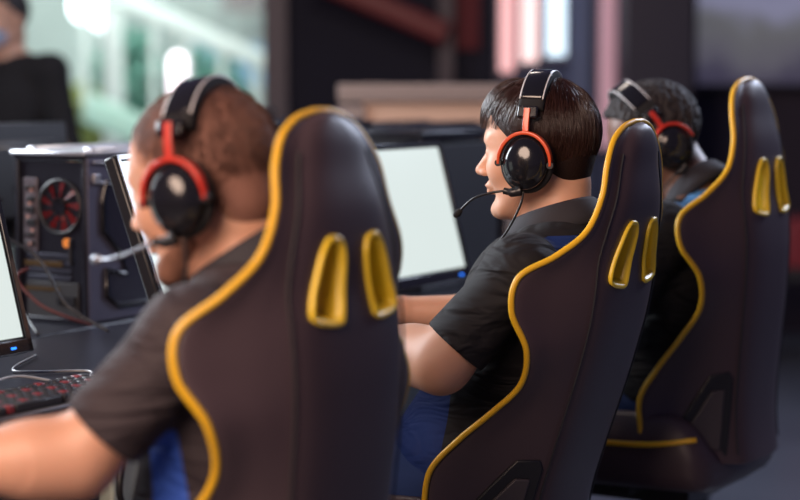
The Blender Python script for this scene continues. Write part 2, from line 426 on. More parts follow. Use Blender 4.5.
def eyes(parent, H):
    for x in (-1, 1):
        bm = bmesh.new(); ell(bm, (0, 0, 0), (.0128,)*3, u=16, v=12)
        for f in bm.faces:
            c = f.calc_center_median()
            if c.y > .0112: f.material_index = 1
        o = obj('eye', bm, [EYEW, IRIS], parent, angle=180); o.matrix_local = H.mat() @ Matrix.Translation((x*.031, .0802, .006))
def arm_pts(sh, el, wr): return [np.array(v, float) for v in (sh, el, wr)]
def build_person(name, loc, rz, H, J, skin, shirtm, trm, label, group, sleeve=.62, hgrid=.0035, seated=True, long_sleeve=False, girth=1.0, ar=1.0):
    """J: joints in the person's frame - pelvis, chest, neck, shoulder L/R, elbow, wrist, hip, knee, ankle"""
    pel, che, nk = [np.array(J[k], float) for k in ('pelvis', 'chest', 'neck')]
    allp = np.array([J[k] for k in J]+[tuple(H.t((0, .13, .14))), tuple(H.t((0, -.13, -.1)))]); lo = allp.min(0)-.2; hi = allp.max(0)+.2; lo[2] = max(lo[2], -.01)
    # --- skin body: torso core, neck, head, arms and hands in one surface
    B = Sdf(lo, hi, hgrid if seated else .006)
    sculpt_head(B, H)
    hb = H.t((0, -.035, -.055)); B.cap(hb, nk, .052*H.s, .058, .03); B.cap(H.t((0, .02, -.075)), nk+np.array((0, .03, .0)), .038*H.s, .05, .025)
    B.ell(che, (.145*girth, .085, .16), .04); B.cap(che, pel, .10, .12, .05); B.ell(pel, (.15, .10, .09), .05)
    for s in 'LR':
        sh, el, wr, hp, kn, an = [np.array(J[k+s], float) for k in ('shoulder', 'elbow', 'wrist', 'hip', 'knee', 'ankle')]
        B.cap(nk, sh, .045, .048, .04); B.ell(sh, (.052, .052, .055), .03)
        m = sh*.5+el*.5; B.chain([sh, m, el], [.050, .047*ar, .043*ar], .02)
        f1 = el*.72+wr*.28; B.chain([el, f1, wr], [.042*ar, .041*ar, .028], .05)
        d = wr-el; d = d/np.linalg.norm(d); hd = np.array((d[0]*.6, d[1]+.25, d[2]*.4-.02)) if seated else np.array((d[0], d[1]+.2, d[2]))
        hand(B, wr+d*.01, hd, (0, 0, 1), (1 if s == 'L' else -1, 0, 0))
        B.chain([hp, kn, an], [.075, .052, .036], .03)
        ft = J['foot'+s]; B.cap(an, ft, .036, .03, .03)
    me = B.mesh(name); root = link(name, me, skin); root.location = loc; root.rotation_euler = (0, 0, rz)
    # --- shirt
    T = Sdf(lo, hi, .0045 if seated else .007)
    T.ell(che, (.165*girth, .108, .175), .0); T.cap(che, pel, .128*girth, .150*girth, .06, flat=None); T.ell(pel+np.array((0, 0, .02)), (.175*girth, .128, .10), .05)
    T.ell(che+np.array((0, .02, .02)), (.15*girth, .105, .14), .03)
    T.ell(nk+np.array((0, -.030, -.022)), (.105, .060, .060), .04)
    for s in 'LR':
        sh, el, wr = [np.array(J[k+s], float) for k in ('shoulder', 'elbow', 'wrist')]
        T.cap(nk+np.array((0, .01, -.03)), sh+np.array((0, 0, .0)), .060, .058, .04); T.ell(sh, (.060, .058, .064), .03)
        e2 = sh+(el-sh)*(1.0 if long_sleeve else sleeve*1.15); T.cap(sh, e2, .060*girth, .064 if not long_sleeve else .056, .03)
        if long_sleeve: T.cap(el, wr, .055, .036, .02)
    # neck opening and hems
    T.cap(nk+np.array((0, .022, .030)), H.t((0, -.01, -.05)), .048, .062, .006, mode='-')
    lowcut = pel[2]-.075
    T.half((0, 0, 1), lowcut, .01)
    if not long_sleeve:
        for s in 'LR':
            sh, el = [np.array(J[k+s], float) for k in ('shoulder', 'elbow')]; d = (el-sh)/np.linalg.norm(el-sh); hem = sh+(el-sh)*sleeve*1.05
            c = hem+d*.06; bl = np.minimum(hem, c)-.085; bh = np.maximum(hem, c)+.085
            # cut the sleeve end square and hollow it round the arm
            sl, X = T.sub(hem-.11, hem+.11); dd = (X[0]-hem[0])*d[0]+(X[1]-hem[1])*d[1]+(X[2]-hem[2])*d[2]
            rad = np.sqrt(np.maximum((X[0]-hem[0])**2+(X[1]-hem[1])**2+(X[2]-hem[2])**2-dd**2, 0))
            cutd = np.where(rad < .10, dd, -.05); g = T.g[sl]; T.g[sl] = np.maximum(g, np.where(rad < .10, cutd, g))
            T.cap(hem-d*.03, hem+d*.05, .0525, .0525, .004, mode='-')
    if not long_sleeve:   # folded polo collar standing round the neck
        bm = bmesh.new(); rings = []; ax = Vector(H.t((0, -.02, -.06)))-Vector(nk); ax.normalize(); q = Vector((0, 0, 1)).rotation_difference(ax).to_matrix(); c0 = Vector(nk)+Vector((0, .010, .006))
        for rr, zz in ((.082, -.018), (.089, -.012), (.088, .002), (.079, .030), (.074, .035), (.069, .031), (.072, .0), (.074, -.018)):
            rings.append([bm.verts.new(c0+q@Vector((rr*math.cos(t), rr*1.08*math.sin(t), zz-.012*math.sin(t)))) for t in np.linspace(0, 2*PI, 40, endpoint=False)])
        for A, Bq in zip(rings, rings[1:]+rings[:1]):
            for k in range(40): bm.faces.new((A[k], A[(k+1) % 40], Bq[(k+1) % 40], Bq[k]))
        obj('collar', bm, mat('collar_cloth', (.028, .026, .034), .8, bump=.4, bscale=900, bdist=.0004), root, angle=180)
    sh_o = link('shirt' if not long_sleeve else 'hoodie', T.mesh('shirt'), shirtm, root)
    # --- trousers
    Q = Sdf(lo, hi, .007)
    Q.ell(pel+np.array((0, 0, -.03)), (.168, .118, .09), .0)
    for s in 'LR':
        hp, kn, an = [np.array(J[k+s], float) for k in ('hip', 'knee', 'ankle')]
        Q.cap(pel+(hp-pel)*.6, hp, .1, .092, .04); Q.chain([hp, kn, an+(kn-an)*.06], [.092, .068, .055], .03)
    link('trousers', Q.mesh('trousers'), trm, root)
    for s in 'LR':
        an = np.array(J['ankle'+s], float); ft = np.array(J['foot'+s], float); Z = Sdf(np.minimum(an, ft)-.12, np.maximum(an, ft)+.12, .006)
        Z.cap(an+np.array((0, -.02, -.03)), ft, .048, .042, .0, flat=((0, 0, 1), 1.15)); Z.cap(an, an+np.array((0, -.01, -.04)), .045, .05, .02)
        Z.half((0, 0, 1), an[2]-.085, .003); link('shoe', Z.mesh('shoe'), BLKM, root)
    tag(root, label, 'person', group); eyes(root, H)
    for x in (-1, 1):
        bm = bmesh.new(); tube(bm, catmull([(x*.014, .0965, .026), (x*.028, .0945, .031), (x*.042, .086, .030), (x*.049, .076, .026)], 4), [.0022]*4+[.003]*5+[.0024]*2+[.0016]*2, 8); bo = obj('eyebrow', bm, mat('eyebrow_hair', (.03, .016, .012), .8), root, angle=180); bo.matrix_local = H.mat()
    return root
def seated_legs(J, py=.15, pz=.52, fwd=.42):
    for s, x in (('L', -1), ('R', 1)):
        J['hip'+s] = (x*.09, py+.04, pz-.005); J['knee'+s] = (x*.13, py+fwd, pz+.01); J['ankle'+s] = (x*.13, py+fwd+.06, .085); J['foot'+s] = (x*.14, py+fwd+.2, .045)
    return J
def shell_hair(name, H, root, m, inflate, cut, extra=(), grid=.003, wob=0, freq=60, bounds=.17):
    """hair volume: inflated skull clipped by planes given in head coordinates (keep n.p > c)"""
    S = Sdf(H.p-bounds, H.p+bounds, grid)
    f = lambda c, r, k=0.: S.ell(H.t(c), np.array(r)*H.s, k, H.R)
    i = inflate
    f((0, -.007, .036), (.076+i, .094+i, .085+i)); f((0, .030, .040), (.066+i, .062+i*.6, .062+i), .03)
    for c, r, k in extra: f(c, r, k)
    if wob:
        X = np.meshgrid(*S.ax, indexing='ij', sparse=True)
        S.g += (wob*(np.sin(freq*X[0]+2*np.sin(freq*.6*X[1]))*np.sin(freq*X[1]+1.3+np.sin(freq*.8*X[2]))+.7*wob*np.sin(freq*1.1*X[2]+2*np.sin(freq*.7*X[0])))).astype(np.float32)
    for n, c, k in cut:
        nn = H.R@np.array(n, float); S.half(tuple(nn), c*H.s*np.linalg.norm(n)+float(nn@H.p), k)
    return link(name, S.mesh(name), m, root)
def local_coord_mask(m, H, cut, lo, hi, colA, colB, streak=90):
    """colour fades from scalp (colA) to hair (colB) with distance above the cut plane"""
    nt = m.node_tree; b = nt.nodes['Principled BSDF']; tc = nt.nodes.new('ShaderNodeTexCoord')
    nn = H.R@np.array(cut[0], float); l = np.linalg.norm(nn); nn = nn/l; c = cut[1]*H.s+float(nn@H.p)
    dp = nt.nodes.new('ShaderNodeVectorMath'); dp.operation = 'DOT_PRODUCT'; dp.inputs[1].default_value = tuple(nn); nt.links.new(tc.outputs['Object'], dp.inputs[0])
    a = add_math(nt, 'SUBTRACT', dp.outputs['Value'], c+lo); a = add_math(nt, 'DIVIDE', a, hi-lo)
    n = nt.nodes.new('ShaderNodeTexNoise'); n.inputs['Scale'].default_value = streak; n.inputs['Detail'].default_value = 3; nt.links.new(tc.outputs['Object'], n.inputs['Vector'])
    a = add_math(nt, 'ADD', a, add_math(nt, 'MULTIPLY', add_math(nt, 'SUBTRACT', n.outputs['Fac'], .5), 1.4)); a = add_math(nt, 'MULTIPLY', a, 1.0, True)
    mx = nt.nodes.new('ShaderNodeMix'); mx.data_type = 'RGBA'; mx.inputs['A'].default_value = (*colA, 1); mx.inputs['B'].default_value = (*colB, 1)
    nt.links.new(a, mx.inputs['Factor']); nt.links.new(mx.outputs['Result'], b.inputs['Base Color'])
# --- headset -----------------------------------------------------------------
def make_headset(H, root_mat, metal, label, miccol, mic_pts, cable_pts, tilt=0., band_top=.136, stripe=WHITEP, cupsize=1.0, back=0.):
    root = empty('headset'); root.matrix_world = root_mat @ H.mat() @ Matrix.Translation((0, -back, 0)) @ Matrix.Rotation(tilt, 4, 'X')
    tag(root, label, 'headset', 'headsets worn by the players')
    a = .094
    arc = lambda t, aa, bb, y=0: Vector((aa*math.cos(t), y, bb*math.sin(t)))
    ts = [math.radians(34+112*i/30) for i in range(31)]
    bm = bmesh.new(); tube(bm, [arc(t, a+.004, band_top+.005) for t in ts], 1, sec=rrsec(.023, .0095, .8), up=(0, 1, 0)); hb = obj('headband', bm, FOAM, root, angle=180)
    bm = bmesh.new(); tube(bm, [arc(t, a+.0125, band_top+.0135) for t in ts[2:-2]], 1, sec=rrsec(.019, .002, .9), up=(0, 1, 0)); obj('headband_cover', bm, BLKG, hb, angle=180)
    for y in (.0205, -.0205):
        bm = bmesh.new(); tube(bm, [arc(t, a+.0128, band_top+.0138, y) for t in ts[2:-2]], .0013, 6); obj('edge_trim', bm, stripe, hb, angle=180)
    for s in (-1, 1):
        X = s*.108
        bm = bmesh.new(); box(bm, (s*.098, 0, .075), (.010, .036, .022), Matrix.Rotation(-s*.35, 3, 'Y')); obj('slider_housing', bm, BLKG, root, bev=.003)
        yk = bmesh.new(); tube(yk, [(s*.102, 0, .082), (s*.107, 0, .060), (X, 0, .040)], 1, sec=rrsec(.0055, .003), up=(0, 1, 0))
        R = .049*cupsize
        ys = [Vector((X, R*math.cos(t)*.95, -.012+R*1.06*math.sin(t))) for t in [math.radians(-4+188*i/28) for i in range(29)]]
        rr = [.6+.4*min(1, (i+1)/5, (29-i)/5) for i in range(29)]
        tube(yk, ys, rr, sec=rrsec(.0075, .0032, .6), up=(1, 0, 0)); obj('yoke', yk, metal, root, angle=50)
        cu = bmesh.new()
        rings = []; n = 36
        prof = [(.074, .30), (.076, .92), (.086, 1.02), (.094, 1.0), (.096, .90)]
        for x, f in prof: rings.append([cu.verts.new((s*x, .047*cupsize*f*math.cos(2*PI*k/n), -.012+.053*cupsize*f*math.sin(2*PI*k/n))) for k in range(n)])
        for A, B in zip(rings, rings[1:]):
            for k in range(n): cu.faces.new((A[k], A[(k+1) % n], B[(k+1) % n], B[k]))
        cu.faces.new(rings[0]); cu.faces.new(rings[-1]); obj('ear_cushion', cu, FOAM, root, angle=180)
        cu = bmesh.new(); rings = []
        prof = [(.094, .90), (.100, .93), (.108, .90), (.112, .84), (.1125, .80), (.117, .74), (.1215, .58), (.1245, .35), (.1255, .1)]
        for x, f in prof: rings.append([cu.verts.new((s*x, .044*cupsize*f*math.cos(2*PI*k/n), -.012+.051*cupsize*f*math.sin(2*PI*k/n))) for k in range(n)])
        for A, B in zip(rings, rings[1:]):
            for k in range(n): cu.faces.new((A[k], A[(k+1) % n], B[(k+1) % n], B[k]))
        cu.faces.new(rings[0]); cu.faces.new(rings[-1]); obj('ear_cup', cu, BLKG, root, angle=60)
        for q in (-1, 1):
            pv = bmesh.new(); cyl(pv, (X-s*.004, q*.0465*cupsize, -.014), (X+s*.004, q*.0465*cupsize, -.014), .006, n=16); obj('pivot', pv, BLKP, root)
    bm = bmesh.new(); tube(bm, catmull([(-.108, .004, -.060), (-.110, .018, -.064), (-.110, .034, -.062)], 5), [.009]*3+[.008]*4+[.006]*4, 12); obj('microphone_mount', bm, BLKP, root)
    mp = catmull(mic_pts, 8); bm = bmesh.new(); tube(bm, mp, .0022, 8); bo = obj('microphone_boom', bm, miccol, root, angle=180)
    e = mp[-1]; d = (mp[-1]-mp[-4]).normalized(); bm = bmesh.new(); ell(bm, e+d*.004, (.0065, .0065, .011), d.to_track_quat('Z', 'Y').to_matrix(), 16, 10); obj('microphone_tip', bm, FOAM if miccol is not GREYM else GREYM, bo)
    if cable_pts: bm = bmesh.new(); tube(bm, catmull(cable_pts, 8), .0021, 8); obj('cable', bm, BLKP, root, angle=180)
    return root
def pmat(c): return Matrix.Translation((c[0], c[1], 0)) @ Matrix.Rotation(PI/2-math.radians(c[2]), 4, 'Z')
def proj_h(hm, v): return hm @ Vector(v)
SK1 = skin_mat('skin_pale', (.62, .33, .22), 0); SK2 = skin_mat('skin_warm', (.66, .36, .24), 0); SK3 = skin_mat('skin_brown', (.16, .075, .05), 0); SK4 = skin_mat('skin_dim', (.45, .27, .2), 0)
JEAN = mat('blue_denim', (.012, .04, .16), .8, bump=.4, bscale=900, bdist=.0005, vary=.25, vscale=18)
DARKT = mat('dark_trousers', (.015, .016, .025), .85, bump=.3, bscale=700, bdist=.0005)
# player 1 ------------------------------------------------------------------
c1 = CH[0]; H1 = Head((-.02, .160, 1.126), 1.13, rotm(math.radians(14), math.radians(8)))
J1 = dict(pelvis=(0, .15, .55), chest=(0, .11, .83), neck=(0, .095, 1.0), shoulderL=(-.175, .075, .930), shoulderR=(.185, .12, .945), elbowL=(-.265, .200, .764), elbowR=(.25, .16, .74), wristL=(-.42, .37, .765), wristR=(.19, .22, .64))
seated_legs(J1, .13, .515); J1['kneeR'] = (.085, .55, .525); J1['ankleR'] = (.08, .61, .085)
SH1 = shirt_mat('dark_grey_shirt', (.036, .026, .032), (.03, .10, .50), [[((1, 0, 0), -.213, -.10), ((0, 0, 1), .4, .80), ((0, 1, 0), .10, .17)], [((1, 0, 0), .10, .30), ((0, 0, 1), .4, .80), ((0, 1, 0), .10, .17)]])
P1 = build_person('person', (c1[0], c1[1], 0), PI/2-math.radians(c1[2]), H1, J1, SK1, SH1, DARKT, 'person with shaven light brown hair in the nearest chair, reaching for the keyboard', 'seated players', sleeve=.74, girth=1.05, ar=1.06)
HM1 = mat('buzz_cut_hair', (.09, .045, .03), .8, bump=.6, bscale=700, bdist=.001)
cut1 = ((0, -1.2, 1), .0)
shell_hair('hair', H1, P1, HM1, .0022, [(cut1[0], -.012, .002)], extra=[((0, -.05, -.03), (.056, .045, .05), .02)])
local_coord_mask(HM1, H1, ((0, -1.2, 1), -.012), -.002, .035, (.55, .28, .18), (.20, .090, .065), 40)
Sb = Sdf(H1.p-.17, H1.p+.17, .003)
for c_, r_, k_ in (((0, .040, -.030), (.0610, .0540, .0725), 0), ((0, .078, -.098), (.0240, .0225, .0195), .025)): Sb.ell(H1.t(c_), np.array(r_)*H1.s, k_*H1.s, H1.R)
for x_ in (-1, 1): Sb.cap(H1.t((x_*.054, -.005, -.045)), H1.t((x_*.030, .062, -.094)), .0185*H1.s, .0165*H1.s, .03)
for n_, c_ in (((0, -.35, -1), .050), ((0, 1, 0), .0)):
    nn = H1.R@np.array(n_, float); Sb.half(tuple(nn), c_*H1.s*np.linalg.norm(n_)+float(nn@H1.p), .002)
link('beard', Sb.mesh('beard'), mat('short_beard', (.24, .11, .07), .8, bump=.7, bscale=600, bdist=.001, vary=.3, vscale=60), P1)
M1 = pmat(c1)
make_headset(H1, M1, REDM, 'black headset with red yokes on the shaven-headed player nearest the camera', GREYM,
    [(-.110, .034, -.062), (-.108, .07, -.072), (-.10, .105, -.078), (-.085, .135, -.078)], [(-.105, -.005, -.062), (-.100, 0, -.10), (-.085, .03, -.16), (-.06, .08, -.23)], tilt=math.radians(7), band_top=.124, cupsize=.94, back=.012)
# player 2 ------------------------------------------------------------------
c2 = CH[1]; H2 = Head((0, -.016, 1.143), 1.05, rotm(math.radians(3), math.radians(9)))
J2 = dict(pelvis=(0, .13, .55), chest=(0, -.005, .83), neck=(0, -.055, 1.0), shoulderL=(-.178, -.058, .935), shoulderR=(.185, -.04, .945), elbowL=(-.25, .065, .775), elbowR=(.25, .12, .80), wristL=(-.14, .315, .80), wristR=(.10, .36, .815))
seated_legs(J2, .13, .515)
SH2 = shirt_mat('black_polo_cloth', (.008, .007, .010), (.006, .030, .17), [[((0, 1, 0), .105, .6), ((0, 0, 1), .4, .80)], [((0, 1, 0), -.5, -.085), ((0, 0, 1), .93, 1.0), ((1, 0, 0), -.14, -.02)]])
P2 = build_person('person', (c2[0], c2[1], 0), PI/2-math.radians(c2[2]), H2, J2, SK2, SH2, JEAN, 'person with straight dark brown hair and black polo in the middle chair, in sharp focus', 'seated players', sleeve=.78, hgrid=.003, ar=1.08)
HM2 = mat('dark_brown_hair', (.018, .008, .006), .55, bump=.8, bscale=260, bdist=.002, spec=.25)
shell_hair('hair', H2, P2, HM2, .005, [((0, -1.05, 1), -.006, .004)], extra=[((0, .045, .092), (.052, .048, .026), .02), ((0, -.046, -.022), (.052, .042, .060), .03)])
def strands(name, H, root, m, n, cen, rad, crown, lmin, lmax, below, r=.0006):
    cen = np.array(cen); rad = np.array(rad); cr = np.array(crown); bm = bmesh.new(); made = 0
    V = []; F = []
    while made < n:
        v = rng.normal(size=3); v /= np.linalg.norm(v); p = cen+rad*v
        if not below(p) or v[1] > .93: continue
        L = rng.uniform(lmin, lmax); st = 9 if lmax > .02 else 4; pts = []
        sway = rng.normal(0, .25); lift = rng.uniform(-.001, .0025)
        for i in range(st):
            u = (p-cen)/rad; nrm = u/rad; nrm /= np.linalg.norm(nrm)
            d = p-cr; d = d-nrm*(d@nrm); d = d/(np.linalg.norm(d)+1e-6)+np.array((0, 0, -.55))+np.cross(nrm, d)*0
            sd = np.cross(nrm, d); d = d+sd*sway*.35; d -= nrm*(d@nrm); d /= np.linalg.norm(d)
            pts.append(H.t(cen+(p-cen)*(1+ (lift+.0012*math.sin(i*.5))/.1)))
            p = p+d*(L/st); u = (p-cen)/rad; p = cen+rad*u/np.linalg.norm(u)
            if not below(p, .004): break
        if len(pts) < 4: continue
        P = np.array(pts); T = np.gradient(P, axis=0); T /= np.linalg.norm(T, axis=1)[:, None]
        A = np.cross(T, np.array((.3, .5, .8))); A /= np.linalg.norm(A, axis=1)[:, None]; B = np.cross(T, A); b0 = len(V)
        for i in range(len(P)):
            rr = r*(1-.75*(i/(len(P)-1))**2)
            for k in range(3): V.append(P[i]+rr*(A[i]*math.cos(2.094*k)+B[i]*math.sin(2.094*k)))
        for i in range(len(P)-1):
            for k in range(3): F.append((b0+3*i+k, b0+3*i+(k+1) % 3, b0+3*i+3+(k+1) % 3, b0+3*i+3+k))
        made += 1
    me = bpy.data.meshes.new(name); me.from_pydata([tuple(v) for v in V], [], F); me.update(); bm.free(); return link(name, me, m, root)
HM2s = mat('hair_strands', (.035, .013, .009), .28, spec=.6)
strands('hair_strands', H2, P2, HM2s, 4200, (0, -.004, .040), (.0855, .1035, .0965), (.0, -.035, .14), .05, .11, lambda p, t=0: p[2] > 1.05*p[1]+.008-t)
strands('forelock', H2, P2, HM2s, 500, (0, .030, .062), (.072, .076, .074), (.0, -.035, .14), .03, .055, lambda p, t=0: p[2] > .062-t*4 and p[1] > .03)
strands('stubble', H1, P1, mat('stubble_hair', (.120, .055, .040), .6), 5200, (0, -.004, .040), (.0815, .1005, .0895), (0, -.05, .13), .010, .016, lambda p, t=0: p[2] > 1.2*p[1]-.004-t, .0006)
M2 = pmat(c2)
make_headset(H2, M2, ORANGE, 'black headset with bright orange yokes and thin boom on the middle player, in focus', BLKP,
    [(-.110, .034, -.062), (-.110, .062, -.068), (-.106, .092, -.080), (-.098, .118, -.104)], [(-.108, 0, -.062), (-.108, .004, -.085), (-.100, .03, -.135), (-.105, .075, -.20), (-.12, .09, -.26)], tilt=math.radians(5), band_top=.134)
# player 3 ------------------------------------------------------------------
c3 = CH[2]; H3 = Head((0, .20, 1.145), 1.0, rotm(math.radians(22), math.radians(42)))
J3 = dict(pelvis=(0, .15, .56), chest=(0, .10, .83), neck=(0, .085, 1.01), shoulderL=(-.18, .105, .95), shoulderR=(.18, .115, .95), elbowL=(-.24, .20, .77), elbowR=(.25, .22, .77), wristL=(-.13, .44, .79), wristR=(.10, .46, .80))
seated_legs(J3, .13, .535)
SH3 = shirt_mat('black_shirt_blue_shoulder', (.012, .012, .016), (.10, .30, .62), [[((0, 1, 0), -.2, .085), ((0, 0, 1), .975, 1.06), ((1, 0, 0), -.17, -.05)]])
P3 = build_person('person', (c3[0], c3[1], 0), PI/2-math.radians(c3[2]), H3, J3, SK3, SH3, JEAN, 'person with short curly black hair in the farthest chair, head bent down, wearing a headset', 'seated players', sleeve=.78, hgrid=.004)
HM3 = mat('curly_black_hair', (.018, .014, .016), .7, bump=.8, bscale=180, bdist=.003)
shell_hair('hair', H3, P3, HM3, .014, [((0, -.97, 1), .006, .004)], wob=.0035, freq=230)
M3 = pmat(c3)
make_headset(H3, M3, REDM, 'black headset with red yokes on the curly-haired player farthest away', BLKP,
    [(-.110, .034, -.062), (-.110, .062, -.068), (-.106, .092, -.080), (-.098, .115, -.10)], None, tilt=math.radians(-14), band_top=.138)
# standing person ----------------------------------------------------------
p4 = W(6, 60, 7.0); H4 = Head((0, .02, 1.62), 1.08, rotm(math.radians(5), math.radians(-20)))
J4 = dict(pelvis=(0, 0, .96), chest=(0, -.01, 1.28), neck=(0, -.01, 1.47), shoulderL=(-.19, -.01, 1.42), shoulderR=(.19, -.01, 1.42), elbowL=(-.25, -.02, 1.13), elbowR=(.25, -.02, 1.13), wristL=(-.2, .14, .95), wristR=(.2, .14, .95))
for s, x in (('L', -1), ('R', 1)): J4['hip'+s] = (x*.09, 0, .92); J4['knee'+s] = (x*.10, .01, .5); J4['ankle'+s] = (x*.10, -.01, .09); J4['foot'+s] = (x*.12, .13, .045)
HOOD = mat('black_hoodie_cloth', (.0015, .0015, .004), .9, bump=.4, bscale=500, bdist=.001)
P4 = build_person('person', (p4.x, p4.y, 0), math.radians(165), H4, J4, SK4, HOOD, DARKT, 'person standing at the far left in a black hoodie and pale blue face mask', None, seated=False, long_sleeve=True, girth=1.05)
P4.scale = (.925,)*3
shell_hair('hair', H4, P4, mat('black_hair', (.012, .010, .012), .6), .010, [((0, -.9, 1), .012, .004)])
Sm = Sdf(H4.p-.16, H4.p+.16, .004); Sm.ell(H4.t((0, .056, -.050)), np.array((.062, .056, .058))*H4.s, 0, H4.R); Sm.ell(H4.t((0, .1, -.045)), np.array((.03, .022, .04))*H4.s, .02, H4.R)
nn = H4.R@np.array((0, 0, -1.)); Sm.half(tuple(nn), .010*H4.s+float(nn@H4.p), .003); nn = H4.R@np.array((0, 1., 0)); Sm.half(tuple(nn), .02+float(nn@H4.p), .003)
link('face_mask', Sm.mesh('face_mask'), mat('pale_blue_mask', (.22, .30, .45), .8), P4)
# ------------------------------------------------------------------ desks
DZ = .74
def slab(name, a0, a1, b0, b1, z0, z1, m, parent=None, bev=.004):
    """box in the row frame"""
    bm = bmesh.new(); c = RF((a0+a1)/2, (b0+b1)/2, (z0+z1)/2); box(bm, c, (abs(a1-a0), abs(b1-b0), abs(z1-z0)), Matrix.Rotation(ROT-0, 3, 'Z'))
    return obj(name, bm, m, parent, bev=bev)
def rframe(name, a, b, z, rz=0, **k): return empty(name, RF(a, b, z), ROT+rz, **k)
def desk(b0, b1, a0, a1, label, panel_m):
    d = rframe('desk', 0, 0, 0, label=label, cat='desk')
    mk = lambda n, x0, x1, y0, y1, z0, z1, m: obj(n, bx(((x0+x1)/2, (y0+y1)/2, (z0+z1)/2), (x1-x0, y1-y0, z1-z0)), m, d, bev=.004)
    mk('desktop', a0, a1, b0, b1, DZ-.03, DZ, DESK)
    for x in np.linspace(a0+.06, a1-.06, 4):
        for y in (b0+.06, b1-.08): mk('leg', x-.025, x+.025, y-.025, y+.025, 0, DZ-.03, BLKM)
    return d, mk
PALE = mat('pale_green_laminate', (.55, .62, .55), .5, vary=.08)
d1, mk1 = desk(.47, 1.20, -.75, 2.9, 'long dark desk in front of the seated players, holding their monitors and keyboards', PALE)
mk1('support_panel', .17, .37, .50, .53, 0, DZ-.03, PALE)
mk1('modesty_panel', -.74, 2.85, 1.10, 1.12, .12, DZ-.03, PALE)
d2, mk2 = desk(1.22, 1.95, -.75, 2.9, 'long dark desk back to back behind the players\' monitors, holding the open computer', PALE)
# ------------------------------------------------------------------ monitors
SCR = mat('lit_white_screen', (.8, .85, .85), .4)
def screen_mat(name, col, s):
    m = mat(name, (.02, .02, .02), .25, emit=col, es=s); nt = m.node_tree; tc = nt.nodes.new('ShaderNodeTexCoord'); n = nt.nodes.new('ShaderNodeTexNoise'); n.inputs['Scale'].default_value = 3
    nt.links.new(tc.outputs['Object'], n.inputs['Vector']); mx = nt.nodes.new('ShaderNodeMix'); mx.data_type = 'RGBA'; mx.inputs['A'].default_value = (*[c*.93 for c in col], 1); mx.inputs['B'].default_value = (*col, 1)
    nt.links.new(n.outputs['Fac'], mx.inputs['Factor']); nt.links.new(mx.outputs['Result'], nt.nodes['Principled BSDF'].inputs['Emission Color']); return m
SCRM = screen_mat('white_screen', (.74, .83, .80), 1.0)
LED = mat('blue_led', (.0, .1, .6), .3, emit=(.02, .2, 1), es=2.5)
def monitor(a, b, z, tilt, yaw, label, group='player monitors', w=.535, h=.335, facing=-1, lit=SCRM):
    root = rframe('monitor', a, b, DZ, yaw+(0 if facing < 0 else PI), label=label, cat='monitor', group=group)
    R = Matrix.Rotation(-tilt, 3, 'X'); zc = z-DZ+h/2
    hd = obj('housing', bx((0, 0, 0), (w, .028, h)), BLKP, root, loc=(0, 0, zc), rot=(-tilt, 0, 0), bev=.005)
    bm = bmesh.new(); v = [bm.verts.new(p) for p in ((-w/2+.016, -.0146, -h/2+.028), (w/2-.016, -.0146, -h/2+.028), (w/2-.016, -.0146, h/2-.014), (-w/2+.016, -.0146, h/2-.014))]; bm.faces.new(v[::-1])
    r_ = bmesh.ops.extrude_face_region(bm, geom=bm.faces[:]); bmesh.ops.translate(bm, vec=(0, .002, 0), verts=[g for g in r_['geom'] if isinstance(g, bmesh.types.BMVert)])
    bmesh.ops.translate(bm, vec=(0, -.0008, 0), verts=bm.verts)
    obj('screen', bm, lit, hd, smooth=False)
    bm = bmesh.new()
    for s, t, c, q in ((w, .012, (0, h/2-.006), 0), (w, .024, (0, -h/2+.012), 0), (.012, h, (-w/2+.006, 0), 1), (.012, h, (w/2-.006, 0), 1)):
        box(bm, (c[0], -.017, c[1]), (s, .006, t))
    obj('bezel', bm, BLKG, hd, bev=.0015)
    obj('power_light', bx((w/2-.05, -.0205, -h/2+.010), (.012, .002, .004)), LED, hd, bev=.0005)
    bm = bmesh.new(); box(bm, (0, .05, 0), (.22, .05, .18)); box(bm, (0, .03, 0), (w*.7, .04, h*.7)); obj('rear_cover', bm, BLKP, hd, bev=.01)
    bm = bmesh.new(); box(bm, (0, .075, zc*.5+.0), (.05, .02, zc+.02), Matrix.Rotation(0, 3, 'X')); obj('stand_neck', bm, BLKP, root, bev=.004)
    bm = bmesh.new(); cyl(bm, (0, .03, .0), (0, .03, .012), .11, .10, 40); obj('stand_base', bm, BLKG, root)
    return root
monitor(-.015, .80, .80, math.radians(15), math.radians(0), 'monitor with a white screen at the left edge, left of the open computer')
monitor(.915, .86, .805, math.radians(20), math.radians(6), 'monitor with a white screen directly behind the shaven-headed player\'s face')
monitor(1.47, .74, .80, math.radians(15), math.radians(0), 'monitor with a white screen between the nearest chair and the middle player')
